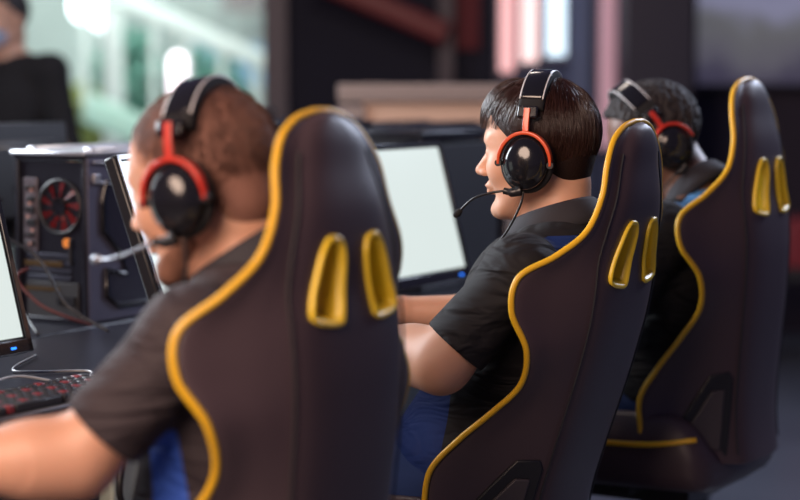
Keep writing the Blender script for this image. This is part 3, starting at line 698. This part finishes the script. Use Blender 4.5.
# ------------------------------------------------------------------ keyboards and mice
KEYM = mat('keycap', (.02, .02, .026), .45); KEYR = mat('red_keycap', (.20, .02, .03), .45); KBF = mat('grey_keyboard_frame', (.14, .14, .16), .3, metal=.5)
def keyboard(a, b, label, rz=0):
    root = rframe('keyboard', a, b, DZ, rz, label=label, cat='keyboard', group='keyboards on the long desk')
    obj('case', bx((0, 0, .010), (.44, .15, .016)), KBF, root, bev=.004)
    bm = bmesh.new(); n = 0
    for r in range(6):
        x = -.21
        while x < .205:
            w = .0165 if not (r == 0 and -.11 < x < -.0) else .10
            if r == 0 and w > .05: w = .11
            q = box(bm, (x+w/2, -.058+r*.0205+(.004 if r == 5 else 0), .026), (w-.0015, .0165, .013))
            if (n*7) % 5 == 0:
                fs = {f for v in q['verts'] for f in v.link_faces}
                for f in fs: f.material_index = 1
            n += 1; x += w+.0028
    obj('keycaps', bm, [KEYM, KEYR], root, bev=.0015, seg=1)
    bm = bmesh.new(); tube(bm, catmull([(0, .075, .01), (.02, .13, .006), (-.08, .18, .005), (-.16, .20, .005), (-.22, .26, .005)], 6), .0025, 8); obj('cable', bm, BLKP, root, angle=180)
    return root
keyboard(.08, .605, 'dark keyboard with red-tinted keys in front of the leftmost white monitor', 0)
keyboard(.93, .60, 'dark keyboard under the middle player\'s hands', 0)
keyboard(1.58, .615, 'dark keyboard below the white monitor beside the middle player', 0)
def mouse(a, b, label):
    root = rframe('computer_mouse', a, b, DZ, 0, label=label, cat='mouse', group='mice on the long desk')
    S = Sdf((-.05, -.08, -.01), (.05, .08, .05), .002); S.ell((0, 0, .008), (.032, .06, .03), 0); S.half((0, 0, 1), .002, .002); link('shell', S.mesh('shell'), BLKP, root)
    bm = bmesh.new(); cyl(bm, (-.004, .028, .034), (.004, .028, .034), .009, n=16); obj('scroll_wheel', bm, BLKM, root)
    return root
mouse(.42, .60, 'black computer mouse to the right of the red-keyed keyboard'); mouse(1.25, .62, 'black computer mouse between the middle and farthest keyboards')
bm = bmesh.new(); c = [RF(-.25, .78, DZ+.006), RF(0, .72, DZ+.006), RF(.2, .75, DZ+.03), RF(.32, .72, DZ+.006), RF(.45, .78, DZ+.005), RF(.38, .9, DZ+.005), RF(.55, 1.0, DZ+.005)]
tube(bm, catmull(c, 8), .0028, 8); tag(obj('cable', bm, mat('pale_cable', (.35, .36, .38), .35), angle=180), 'thin pale cable looped on the desk behind the red-keyed keyboard', 'cable')
for i, (pts, lb) in enumerate((([(0.20, .49, .69), (.17, .485, .60), (.22, .48, .54), (.29, .48, .58), (.36, .485, .66)], 'black cable hanging in a wide loop in front of the pale support panel'),
                               ([(0.34, .49, .70), (.30, .485, .60), (.24, .48, .57), (.26, .48, .45), (.34, .485, .30), (.33, .49, .01)], 'black cable trailing to the floor in front of the pale support panel'))):
    bm = bmesh.new(); tube(bm, catmull([RF(*p) for p in pts], 8), .006, 8); tag(obj('cable', bm, BLKP, angle=180), lb, 'cable', 'cables under the desk')
# ------------------------------------------------------------------ the open computer on the facing desk
CASE = mat('case_steel', (.012, .012, .020), .35, metal=.3, vary=.2, vscale=25); CASEI = mat('case_interior', (.012, .012, .018), .6)
FANR = mat('red_fan_blade', (.26, .012, .015), .3, vary=.3, vscale=40); IOP = mat('io_shield', (.17, .15, .17), .35, metal=.6, vary=.3, vscale=90); GOLD = mat('gold_contacts', (.22, .14, .06), .3, metal=.8)
COPPER = mat('copper_pink', (.6, .32, .26), .45)
TRIM = mat('brushed_trim', (.62, .63, .68), .3, metal=.75, vary=.1)
def computer(a, b, label, detail=True, rz=0, h=.43, dz=DZ):
    """local x = row direction (rear panel at x=0 looking towards -x), local y = facing direction, side window looks towards -y"""
    root = rframe('computer_case', a, b, dz, rz, label=label, cat='computer', group='desktop computers on the desks')
    w, L = .205, .46
    bm = bmesh.new(); box(bm, (L/2+.012, w/2, h/2), (L-.024, w-.02, h-.05)); obj('body', bm, CASEI, root, bev=.003)
    # steel edges
    bm = bmesh.new(); t = .012
    for y in (t/2, w-t/2):
        for x in (t/2, L-t/2): box(bm, (x, y, h/2), (t, t, h))
        for z in (t/2, h-t/2): box(bm, (L/2, y, z), (L, t, t))
    for x in (t/2, L-t/2):
        for z in (t/2, h-t/2): box(bm, (x, w/2, z), (t, w, t))
    obj('frame', bm, CASE, root, bev=.002)
    bm = bmesh.new(); box(bm, (L/2-.005, w/2, h+.004), (L+.01, w+.01, .010)); box(bm, (L/2, .02, h+.012), (L*.85, .03, .008)); box(bm, (L/2, w-.02, h+.012), (L*.85, .03, .008))
    obj('top_cover', bm, TRIM if detail else CASE, root, bev=.005)
    if not detail: return root
    # rear: I/O strip (left as seen), exhaust fan, slots, power supply
    X = .010
    obj('rear_panel', bx((X, w/2, h/2), (.004, w-.02, h-.03)), CASE, root, bev=.001)
    bm = bmesh.new(); box(bm, (X-.004, w-.042, h-.135), (.004, .040, .165)); io = obj('io_shield', bm, IOP, root, bev=.001)
    bm = bmesh.new()
    for k, (dy, dz, sy, sz) in enumerate(((-.008, .06, .012, .014), (.008, .06, .010, .01), (-.004, .035, .024, .012), (-.006, .01, .014, .016), (.01, .012, .01, .012), (-.004, -.018, .026, .016), (-.006, -.045, .012, .01), (.008, -.045, .01, .01), (0, -.065, .026, .01))):
        box(bm, (X-.008, w-.042+dy, h-.135+dz), (.005, sy, sz))
    obj('ports', bm, BLKP, io, bev=.001)
    for k in range(5): obj('port_insert', bx((X-.010, w-.05+.006*(k % 3), h-.08-.03*k), (.004, .006, .005)), COPPER, io)
    fc = Vector((X-.004, .078, h-.115)); bm = bmesh.new(); tube(bm, [fc+Vector((0, .059*math.cos(t), .059*math.sin(t))) for t in np.linspace(0, 2*PI, 40, endpoint=False)], .0045, 8, closed=True)
    for r_ in (.02, .035, .048): tube(bm, [fc+Vector((-.008, r_*math.cos(t), r_*math.sin(t))) for t in np.linspace(0, 2*PI, 30, endpoint=False)], .0009, 5, closed=True)
    for k in range(4):
        t = PI/4+k*PI/2; tube(bm, [fc+Vector((-.008, .012*math.cos(t), .012*math.sin(t))), fc+Vector((-.008, .062*math.cos(t), .062*math.sin(t)))], .0011, 5)
    fan = obj('exhaust_fan', bm, BLKP, root)
    for k in range(9):
        t = 2*PI*k/9; bm = bmesh.new(); pts = []
        for r_, dt in ((.018, 0), (.030, .12), (.043, .2), (.055, .22)):
            for q, dx in ((-.24, .003), (.24, -.003)): pts.append(bm.verts.new(fc+Vector((dx+0.001, r_*math.cos(t+dt+q), r_*math.sin(t+dt+q)))))
        for i in range(3): bm.faces.new((pts[2*i], pts[2*i+1], pts[2*i+3], pts[2*i+2]))
        e = bmesh.ops.solidify(bm, geom=bm.faces[:], thickness=.0015); obj('fan_blade', bm, FANR, fan)
    bm = bmesh.new(); cyl(bm, fc+Vector((-.005, 0, 0)), fc+Vector((.004, 0, 0)), .019); obj('fan_hub', bm, BLKG, fan)
    bm = bmesh.new()
    for k in range(7): box(bm, (X-.003, w/2+.01, h-.225-.0165*k), (.003, .125, .010))
    obj('slot_covers', bm, mat('slot_cover_steel', (.05, .055, .08), .4, metal=.5), root, bev=.001)
    obj('card_bracket', bx((X-.005, w/2+.025, h-.243), (.004, .11, .012)), GOLD, root); obj('card_bracket', bx((X-.005, w/2+.03, h-.30), (.004, .10, .008)), GOLD, root)
    bm = bmesh.new(); box(bm, (X-.003, w/2, .05), (.005, .15, .082)); ps = obj('power_supply', bm, BLKM, root, bev=.002)
    bm = bmesh.new(); box(bm, (X-.008, .05, .05), (.006, .028, .022)); box(bm, (X-.008, .082, .05), (.006, .012, .018)); obj('power_socket', bm, BLKP, ps)
    bm = bmesh.new(); cyl(bm, (X-.006, .06, h-.195), (X-.001, .06, h-.195), .011, n=20); obj('warning_sticker', bm, mat('orange_sticker', (.75, .25, .03), .5), root)
    bm = bmesh.new(); tube(bm, [(X-.014, .035, .135), (X-.022, .035, .14), (X-.022, .035, .185), (X-.014, .035, .19)], .004, 8); obj('handle', bm, BLKP, root)
    # side facing the players: raised moulding round a dark window
    obj('side_panel', bx((L/2, -.001, h/2), (L-.01, .004, h-.01)), mat('side_panel_steel', (.12, .12, .18), .35, metal=.3, vary=.2, vscale=9), root, bev=.001)
    Pm = [(.06, h-.06), (.05, h-.1), (.05, h-.17), (.11, h-.22), (.13, h-.27), (.06, .12), (.06, .06), (.10, .035), (.36, .035), (.42, .08), (.42, h-.12), (.38, h-.06)]
    bm = bmesh.new(); tube(bm, [(x, -.006, z) for x, z in Pm], .006, 8, closed=True); obj('moulding', bm, BLKG, root, angle=50)
    bm = bmesh.new(); v = [bm.verts.new((x, -.0045, z)) for x, z in Pm]; bm.faces.new(v); v2 = [bm.verts.new((x, -.0035, z)) for x, z in Pm]; bm.faces.new(v2); obj('side_window', bm, mat('smoked_window', (.03, .03, .048), .15), root, smooth=False)
    bm = bmesh.new()
    for z in (h-.045, h-.0): tube(bm, [(.02, -.008, z-.015), (.10, -.008, z-.02), (.42, -.008, z-.02)], .003, 6)
    box(bm, (.03, -.006, h-.05), (.02, .01, .016)); obj('edge_rail', bm, TRIM, root, bev=.001)
    return root
computer(.985, 1.235, 'open black computer with a red rear fan between the two leftmost white monitors', h=.375)
computer(1.75, 1.25, 'dark computer case behind the middle player\'s face, right of his neighbour\'s monitor', False, h=.42)
computer(2.5, 1.3, 'dark computer case on the facing desk behind the middle player\'s head', False, h=.40)
computer(1.93, .93, 'dark computer case on the front desk, right behind the screen beside the middle player', False, h=.40)
# cables plugged into the back of the open computer
for i, (pts, m_, lb) in enumerate((
    ([(0.903, 1.42, 1.08), (0.865, 1.44, 1.07), (0.835, 1.42, 1.0), (0.845, 1.38, .90), (0.835, 1.30, .80), (0.785, 1.2, .746)], BLKP, 'black cable curving down from the ports of the open computer'),
    ([(0.903, 1.40, 1.02), (0.855, 1.42, 1.0), (0.845, 1.36, .95), (0.855, 1.26, .90), (0.875, 1.20, .80), (0.895, 1.1, .746)], BLKP, 'black cable crossing the slots of the open computer'),
    ([(0.903, 1.33, .87), (0.865, 1.33, .85), (0.865, 1.27, .80), (0.885, 1.22, .775), (0.935, 1.18, .75)], mat('red_black_cable', (.12, .03, .03), .5), 'dark red braided cable low behind the open computer'),
    ([(0.903, 1.43, .98), (0.865, 1.45, .97), (0.855, 1.44, .93), (0.860, 1.40, .92), (0.865, 1.42, .86), (0.855, 1.43, .80), (0.835, 1.40, .746)], MC['red_black_cable'], 'dark red cable looping beside the ports of the open computer'))):
    bm = bmesh.new(); tube(bm, catmull([RF(*p) for p in pts], 8), .0035, 8); tag(obj('cable', bm, m_, angle=180), lb, 'cable', 'cables behind the open computer')
# things on the far side of the facing desk
def far_monitor(a, b, z, yaw, label, w=.5, h=.30):
    return monitor(a, b, z, math.radians(-6), yaw, label, 'monitors facing away beyond the desks', w, h, 1, mat('dim_screen', (.02, .02, .03), .3, emit=(.05, .06, .09), es=.4))
far_monitor(1.24, 1.72, .875, 0, 'dark monitor seen from behind at the left edge, beyond the open computer')
far_monitor(2.3, 1.75, .90, math.radians(10), 'dark monitor seen from behind, left of the middle player\'s face')
# ------------------------------------------------------------------ room
def struct(name, bm, m, bev=0, smooth=False, parent=None): 
    o = obj(name, bm, m, parent, smooth=smooth, bev=bev)
    if not parent: o['kind'] = 'structure'
    return o
FL = mat('dark_polished_floor', (.10, .11, .14), .28, vary=.25, vscale=1.2)
NAVY = mat('navy_wall', (.006, .007, .022), .8, vary=.2, vscale=2); MAROON = mat('dark_plum_wall', (.030, .024, .045), .7, vary=.2, vscale=2)
struct('floor', bx((0, 7, -.05), (16, 22, .1)), FL)
BY = 9.0
def panel(px0, px1, Y, z0, z1, th=.1):
    a = W(px0, 80, Y).x; b = W(px1, 80, Y).x; return bx(((a+b)/2, Y+th/2, (z0+z1)/2), (b-a, th, z1-z0))
struct('wall_back', panel(283, 506, BY, 0, 3.2, .2), NAVY)
struct('wall_back', panel(622, 1400, BY+.6, 0, 3.2, .2), MAROON)
struct('wall_back', panel(506, 622, BY, 0, 3.2, .2), mat('slate_blue_wall', (.05, .07, .16), .6, vary=.2, vscale=3))
struct('trim_1', panel(264, 287, BY-.1, 0, 3.2, .25), mat('taupe_mullion', (.10, .085, .105), .5))
struct('trim_2', panel(-60, -46, BY-.1, 0, 3.2, .25), MC['taupe_mullion'])
struct('trim_3', panel(438, 454, BY-.15, 0, 3.2, .12), mat('brown_grey_post', (.06, .045, .06), .5))
struct('trim_4', panel(626, 692, BY-.6, 0, 3.2, .4), mat('dark_pillar', (.020, .018, .035), .5))
bm = bmesh.new(); a = W(-60, 80, BY).x; b = W(265, 80, BY).x; box(bm, ((a+b)/2, BY, 1.6), (b-a, .01, 3.2))
GL = mat('clear_glass', (1, 1, 1), .0, trans=1.0); GL.node_tree.nodes['Principled BSDF'].inputs['IOR'].default_value = 1.08; struct('window_1', bm, GL)
# slanted red duct and red hanging banner on the dark wall
p, q = W(315, -22, BY-.2), W(446, 34, BY-.2); bm = bmesh.new(); tube(bm, [p, q], 1, sec=rrsec(.055, .05)); tag(obj('sloping_beam', bm, mat('red_paint', (.14, .008, .012), .5)), 'dark red sloping beam high on the navy back wall', 'beam')
a, b = W(455, 50, BY-.015), W(480, -60, BY-.015); tag(obj('banner', bx(((a.x+b.x)/2, a.y, (a.z+b.z)/2), (b.x-a.x, .03, b.z-a.z)), mat('dark_red_cloth', (.12, .010, .018), .7), bev=.005), 'dark red banner hanging beside the red sloping beam', 'banner')
# beige partition screen
t = empty('partition_screen', (0, 0, 0), 0, 'beige office partition with a grey-brown frame behind the middle player', 'partition')
YP = 6.3; a, b, c = W(338, 84, YP), W(530, 84, YP), W(338, 98, YP); th = .07
fr = mat('taupe_frame', (.22, .165, .15), .6); ins = mat('beige_fabric_panel', (.50, .32, .235), .8, bump=.3, bscale=300)
bm = bmesh.new(); box(bm, ((a.x+b.x)/2, YP, a.z-.03), (b.x-a.x, th, .06)); box(bm, (a.x+.045, YP, (a.z-.07)/2), (.09, th, a.z-.07)); box(bm, (b.x-.045, YP, (a.z-.07)/2), (.09, th, a.z-.07)); box(bm, ((a.x+b.x)/2, YP, .05), (b.x-a.x, th, .1)); obj('frame', bm, fr, t, bev=.006)
bm = bmesh.new(); box(bm, ((a.x+b.x)/2, YP, a.z/2), (b.x-a.x-.16, .04, a.z-.12)); obj('fabric_panel', bm, ins, t)
# lit wall panels
def lightbar(px0, px1, y0, y1, Y, col, s, label, nm='light_panel'):
    a = W(px0, y1, Y); b = W(px1, y0, Y); z0, z1 = a.z, b.z; root = empty(nm, ((a.x+b.x)/2, Y, z0), 0, label, 'light', 'upright light panels on the back wall')
    w = b.x-a.x; hgt = z1-z0
    obj('housing', bx((0, .05, hgt/2), (w+.03, .06, hgt+.04)), mat('grey_housing', (.12, .11, .15), .4, metal=.4), root, bev=.005)
    bm = bmesh.new(); cyl(bm, (0, 0, .01), (0, 0, hgt-.01), w*.48, n=24); bmesh.ops.scale(bm, vec=(1, .45, 1), verts=bm.verts); obj('diffuser', bm, mat('glow_'+str(px0), col, .4, emit=col, es=s), root, angle=50)
    return root
lightbar(499, 515, -60, 74, BY-.075, (1., .55, .55), .8, 'leftmost pink glowing upright light panel on the back wall')
lightbar(520, 539, -60, 64, BY-.075, (1., .72, .70), 1.15, 'brighter pinkish white upright light panel, second from the left')
lightbar(546, 567, -60, 58, BY-.075, (.68, .86, 1.), 1.5, 'bluish white glowing upright light panel right of the pink ones')
lightbar(598, 620, -60, 150, BY-.075, (.62, .36, .44), .36, 'dim dusty pink upright light panel farthest right of the glowing ones')
struct('trim_5', panel(570, 590, BY-.06, 0, 3.2, .08), mat('slate_panel', (.11, .15, .28), .5))
# big display with a landscape on the right
a, b = W(697, 84, BY+.50), W(1010, -80, BY+.50); t = empty('display_screen', ((a.x+b.x)/2, BY+.50, a.z), 0, 'large dim display showing a grey hazy landscape under lavender sky, upper right', 'display')
w, hgt = b.x-a.x, b.z-a.z; obj('casing', bx((0, .05, hgt/2), (w+.06, .06, hgt+.06)), BLKP, t, bev=.01)
DS = mat('landscape_picture', (.02, .02, .02), .4); nt = DS.node_tree; bs = nt.nodes['Principled BSDF']
tc = nt.nodes.new('ShaderNodeTexCoord'); sp = nt.nodes.new('ShaderNodeSeparateXYZ'); nt.links.new(tc.outputs['Object'], sp.inputs[0])
n = nt.nodes.new('ShaderNodeTexNoise'); n.inputs['Scale'].default_value = 5; n.inputs['Detail'].default_value = 4; nt.links.new(tc.outputs['Object'], n.inputs['Vector'])
v = add_math(nt, 'ADD', sp.outputs['Z'], add_math(nt, 'MULTIPLY', add_math(nt, 'SUBTRACT', n.outputs['Fac'], .5), .30)); v = add_math(nt, 'ADD', v, add_math(nt, 'MULTIPLY', add_math(nt, 'ABSOLUTE', add_math(nt, 'ADD', sp.outputs['X'], .42)), -.25))
cr = nt.nodes.new('ShaderNodeValToRGB'); e = cr.color_ramp.elements; e[0].position = 0; e[0].color = (.045, .04, .07, 1); e[1].position = 1; e[1].color = (.10, .10, .17, 1)
for pz, cc in ((.10, (.09, .085, .11)), (.24, (.11, .11, .12)), (.34, (.20, .20, .30)), (.55, (.17, .17, .27))): x = e.new(pz); x.color = (*cc, 1)
nt.links.new(v, cr.inputs['Fac']); nt.links.new(cr.outputs['Color'], bs.inputs['Emission Color']); bs.inputs['Emission Strength'].default_value = 1
obj('screen', bx((0, .015, hgt/2), (w, .01, hgt)), DS, t, smooth=False)
# low dark red crate and dark storage bench at the far right wall
a = W(806, 212, 8.6); t = tag(obj('storage_box', bx((a.x, 8.6, .55), (.22, .3, .22)), mat('red_box', (.22, .02, .03), .6), bev=.015), 'small dark red box on the low dark bench at the right edge', 'box')
tb = empty('bench', (a.x, 8.7, 0), 0, 'low dark bench against the back wall at the right edge', 'bench')
obj('top', bx((.2, 0, .41), (1.3, .5, .06)), BLKM, tb, bev=.01)
for s in (-1, 1): obj('leg', bx((.2+s*.55, 0, .19), (.06, .45, .38)), BLKM, tb, bev=.005)
# ------------------------------------------------------------------ the bright hall beyond the glass
HW = mat('pale_hall_wall', (.56, .68, .63), .7, vary=.40, vscale=1.6)
struct('wall_hall', bx((-3.4, 14.5, 2), (9, .2, 4)), HW)
WH = mat('white_paint', (.68, .78, .74), .4)
p, q = W(85, -18, 11.5), W(290, 74, 11.5); t = empty('stair_balustrade', p, 0, 'white sloping stair balustrade seen through the window, descending to the right', 'balustrade')
bm = bmesh.new(); tube(bm, [Vector((0, 0, 0)), q-p], 1, sec=rrsec(.055, .04)); obj('handrail', bm, WH, t)
bm = bmesh.new(); tube(bm, [Vector((0, 0, -.75)), q-p+Vector((0, 0, -.75))], 1, sec=rrsec(.09, .04)); obj('stringer', bm, mat('pale_green_panel', (.45, .68, .58), .4), t)
for k in range(7):
    f = k/6; r = (q-p)*f; obj('post', bx((r.x, r.y, r.z-.38), (.04, .04, .75)), WH, t)
a = W(178, 58, 11); b = W(178, 94, 11)
t = empty('hall_lamp', (b.x, 11, b.z), 0, 'short bright upright pill-shaped lamp seen through the window', 'lamp'); S = b.z
bm = bmesh.new(); tube(bm, [Vector((0, 0, .02)), Vector((0, 0, a.z-b.z-.02))], [.05, .05], 20); ell(bm, (0, 0, .02), (.05,)*3); ell(bm, (0, 0, a.z-b.z-.02), (.05,)*3); obj('globe', bm, mat('lamp_globe', (1, .93, .97), .4, emit=(1, .88, .95), es=3), t, angle=180)
bm = bmesh.new(); cyl(bm, (0, 0, -b.z), (0, 0, -.05), .02); cyl(bm, (0, 0, -b.z), (0, 0, -b.z+.03), .12); obj('post', bm, GREYM, t)
for (px, py, r_, s_, lb) in ((88, 6, .12, 5, 'large round bright ceiling lamp seen through the top of the window'), (222, 66, .05, 1.8, 'small round pale lamp right of the pill-shaped one'), (102, 22, .06, 3, 'small round bright lamp hanging just below the large one')):
    p = W(px, py, 13); t = empty('ceiling_lamp', p, 0, lb, 'lamp', 'round lamps in the hall'); bm = bmesh.new(); ell(bm, (0, 0, 0), (r_, r_, r_)); obj('globe', bm, mat('globe_%d' % px, (.9, .97, 1), .4, emit=(.88, .96, 1), es=s_), t, angle=180)
    bm = bmesh.new(); cyl(bm, (0, 0, r_*.9), (0, 0, 3.6-p.z), .008); obj('rod', bm, GREYM, t)
# planters with foliage in the hall
LEAF = mat('green_foliage', (.22, .50, .40), .6, vary=.3, vscale=10); POT = mat('pale_planter', (.6, .62, .55), .5)
def plant(px, Y, zt, r_, label, col=LEAF):
    x = W(px, 80, Y).x; t = empty('potted_plant', (x, Y, 0), 0, label, 'plant', 'potted plants in the hall')
    bm = bmesh.new(); cyl(bm, (0, 0, 0), (0, 0, .45), .16, .22); obj('pot', bm, POT, t)
    bm = bmesh.new(); cyl(bm, (0, 0, .4), (0, 0, zt-r_), .02); obj('trunk', bm, mat('bark', (.12, .08, .05), .8), t)
    V = []; F = []
    for k in range(700):
        v = rng.normal(size=3); v = v/np.linalg.norm(v)*r_*rng.uniform(.5, 1); v[2] = v[2]*1.3; c = v+np.array((0, 0, zt-r_)); u = rng.normal(size=3); u /= np.linalg.norm(u); w_ = np.cross(u, rng.normal(size=3)); w_ /= np.linalg.norm(w_); i = len(V)
        V += [tuple(c-u*.06), tuple(c+w_*.025), tuple(c+u*.06), tuple(c-w_*.025)]; F.append((i, i+1, i+2, i+3))
    me = bpy.data.meshes.new('foliage'); me.from_pydata(V, [], F); link('foliage', me, col, t, smooth=False)
plant(130, 12.6, 1.55, .26, 'tall dim green potted plant in the hall, left of the pill-shaped lamp')
plant(205, 12.9, 1.42, .30, 'round green potted plant in the hall behind the shaven-headed player')
plant(80, 12.2, 1.2, .2, 'low green potted plant in the hall beside the standing masked person', mat('olive_foliage', (.30, .36, .12), .6, vary=.4))
struct('trim_6', panel(103, 120, 12.0, 0, 3.4, .12), mat('pale_grey_column', (.55, .60, .58), .5))
a, b = W(188, 86, 13.6), W(264, 44, 13.6); tag(obj('sign_board', bx(((a.x+b.x)/2, 13.6, (a.z+b.z)/2), (b.x-a.x, .05, b.z-a.z)), mat('soft_blue_board', (.30, .52, .72), .5), bev=.01), 'plain soft blue board on the hall wall behind the sloping balustrade', 'board')
a, b = W(225, 12, 13.8), W(262, -30, 13.8); tag(obj('sign_board', bx(((a.x+b.x)/2, 13.8, (a.z+b.z)/2), (b.x-a.x, .05, b.z-a.z)), mat('dusty_pink_board', (.30, .28, .28), .5), bev=.01), 'plain dusty pink board high on the hall wall above the balustrade', 'board')
# ------------------------------------------------------------------ lights
def area(name, loc, to, size, power, col, sy=None):
    l = bpy.data.lights.new(name, 'AREA'); l.energy = power; l.color = col; l.size = size
    if sy: l.shape = 'RECTANGLE'; l.size_y = sy
    o = bpy.data.objects.new(name, l); COL.objects.link(o); l.shape = 'DISK' if not sy else 'RECTANGLE'; o.location = loc; o.rotation_euler = (Vector(to)-Vector(loc)).to_track_quat('-Z', 'Y').to_euler(); return o
area('warm_ceiling_light', (-1.5, .4, 2.5), (-.1, 3.0, .9), 2.2, 150, (1., .72, .56))
area('cool_window_light', (-2.6, 5.0, 2.2), (0, 3.2, 1.0), 1.8, 170, (.86, .93, 1.), 1.6)
area('cool_rear_light', (2.6, 6.2, 2.8), (.4, 3.3, 1.2), 1.4, 95, (.72, .80, 1.))
area('hall_light', (-2.4, 10.3, 3.6), (-2.4, 14, 1.4), 3.0, 210, (.92, 1., .97), 2)
area('partition_light', (-.1, 5.4, 2.9), (-.1, 6.4, 1.0), .8, 20, (1., .85, .75))
w = bpy.data.worlds.new('world'); sc.world = w; w.use_nodes = True; w.node_tree.nodes['Background'].inputs[0].default_value = (.24, .23, .48, 1); w.node_tree.nodes['Background'].inputs[1].default_value = .22
sc.view_settings.view_transform = 'Standard'; sc.view_settings.look = 'None'; sc.view_settings.exposure = 0; sc.view_settings.gamma = 1
sc.cycles.use_denoising = True; sc.cycles.max_bounces = 6; sc.cycles.sample_clamp_indirect = 4
try: sc.cycles.denoiser = 'OPENIMAGEDENOISE'
except Exception: pass
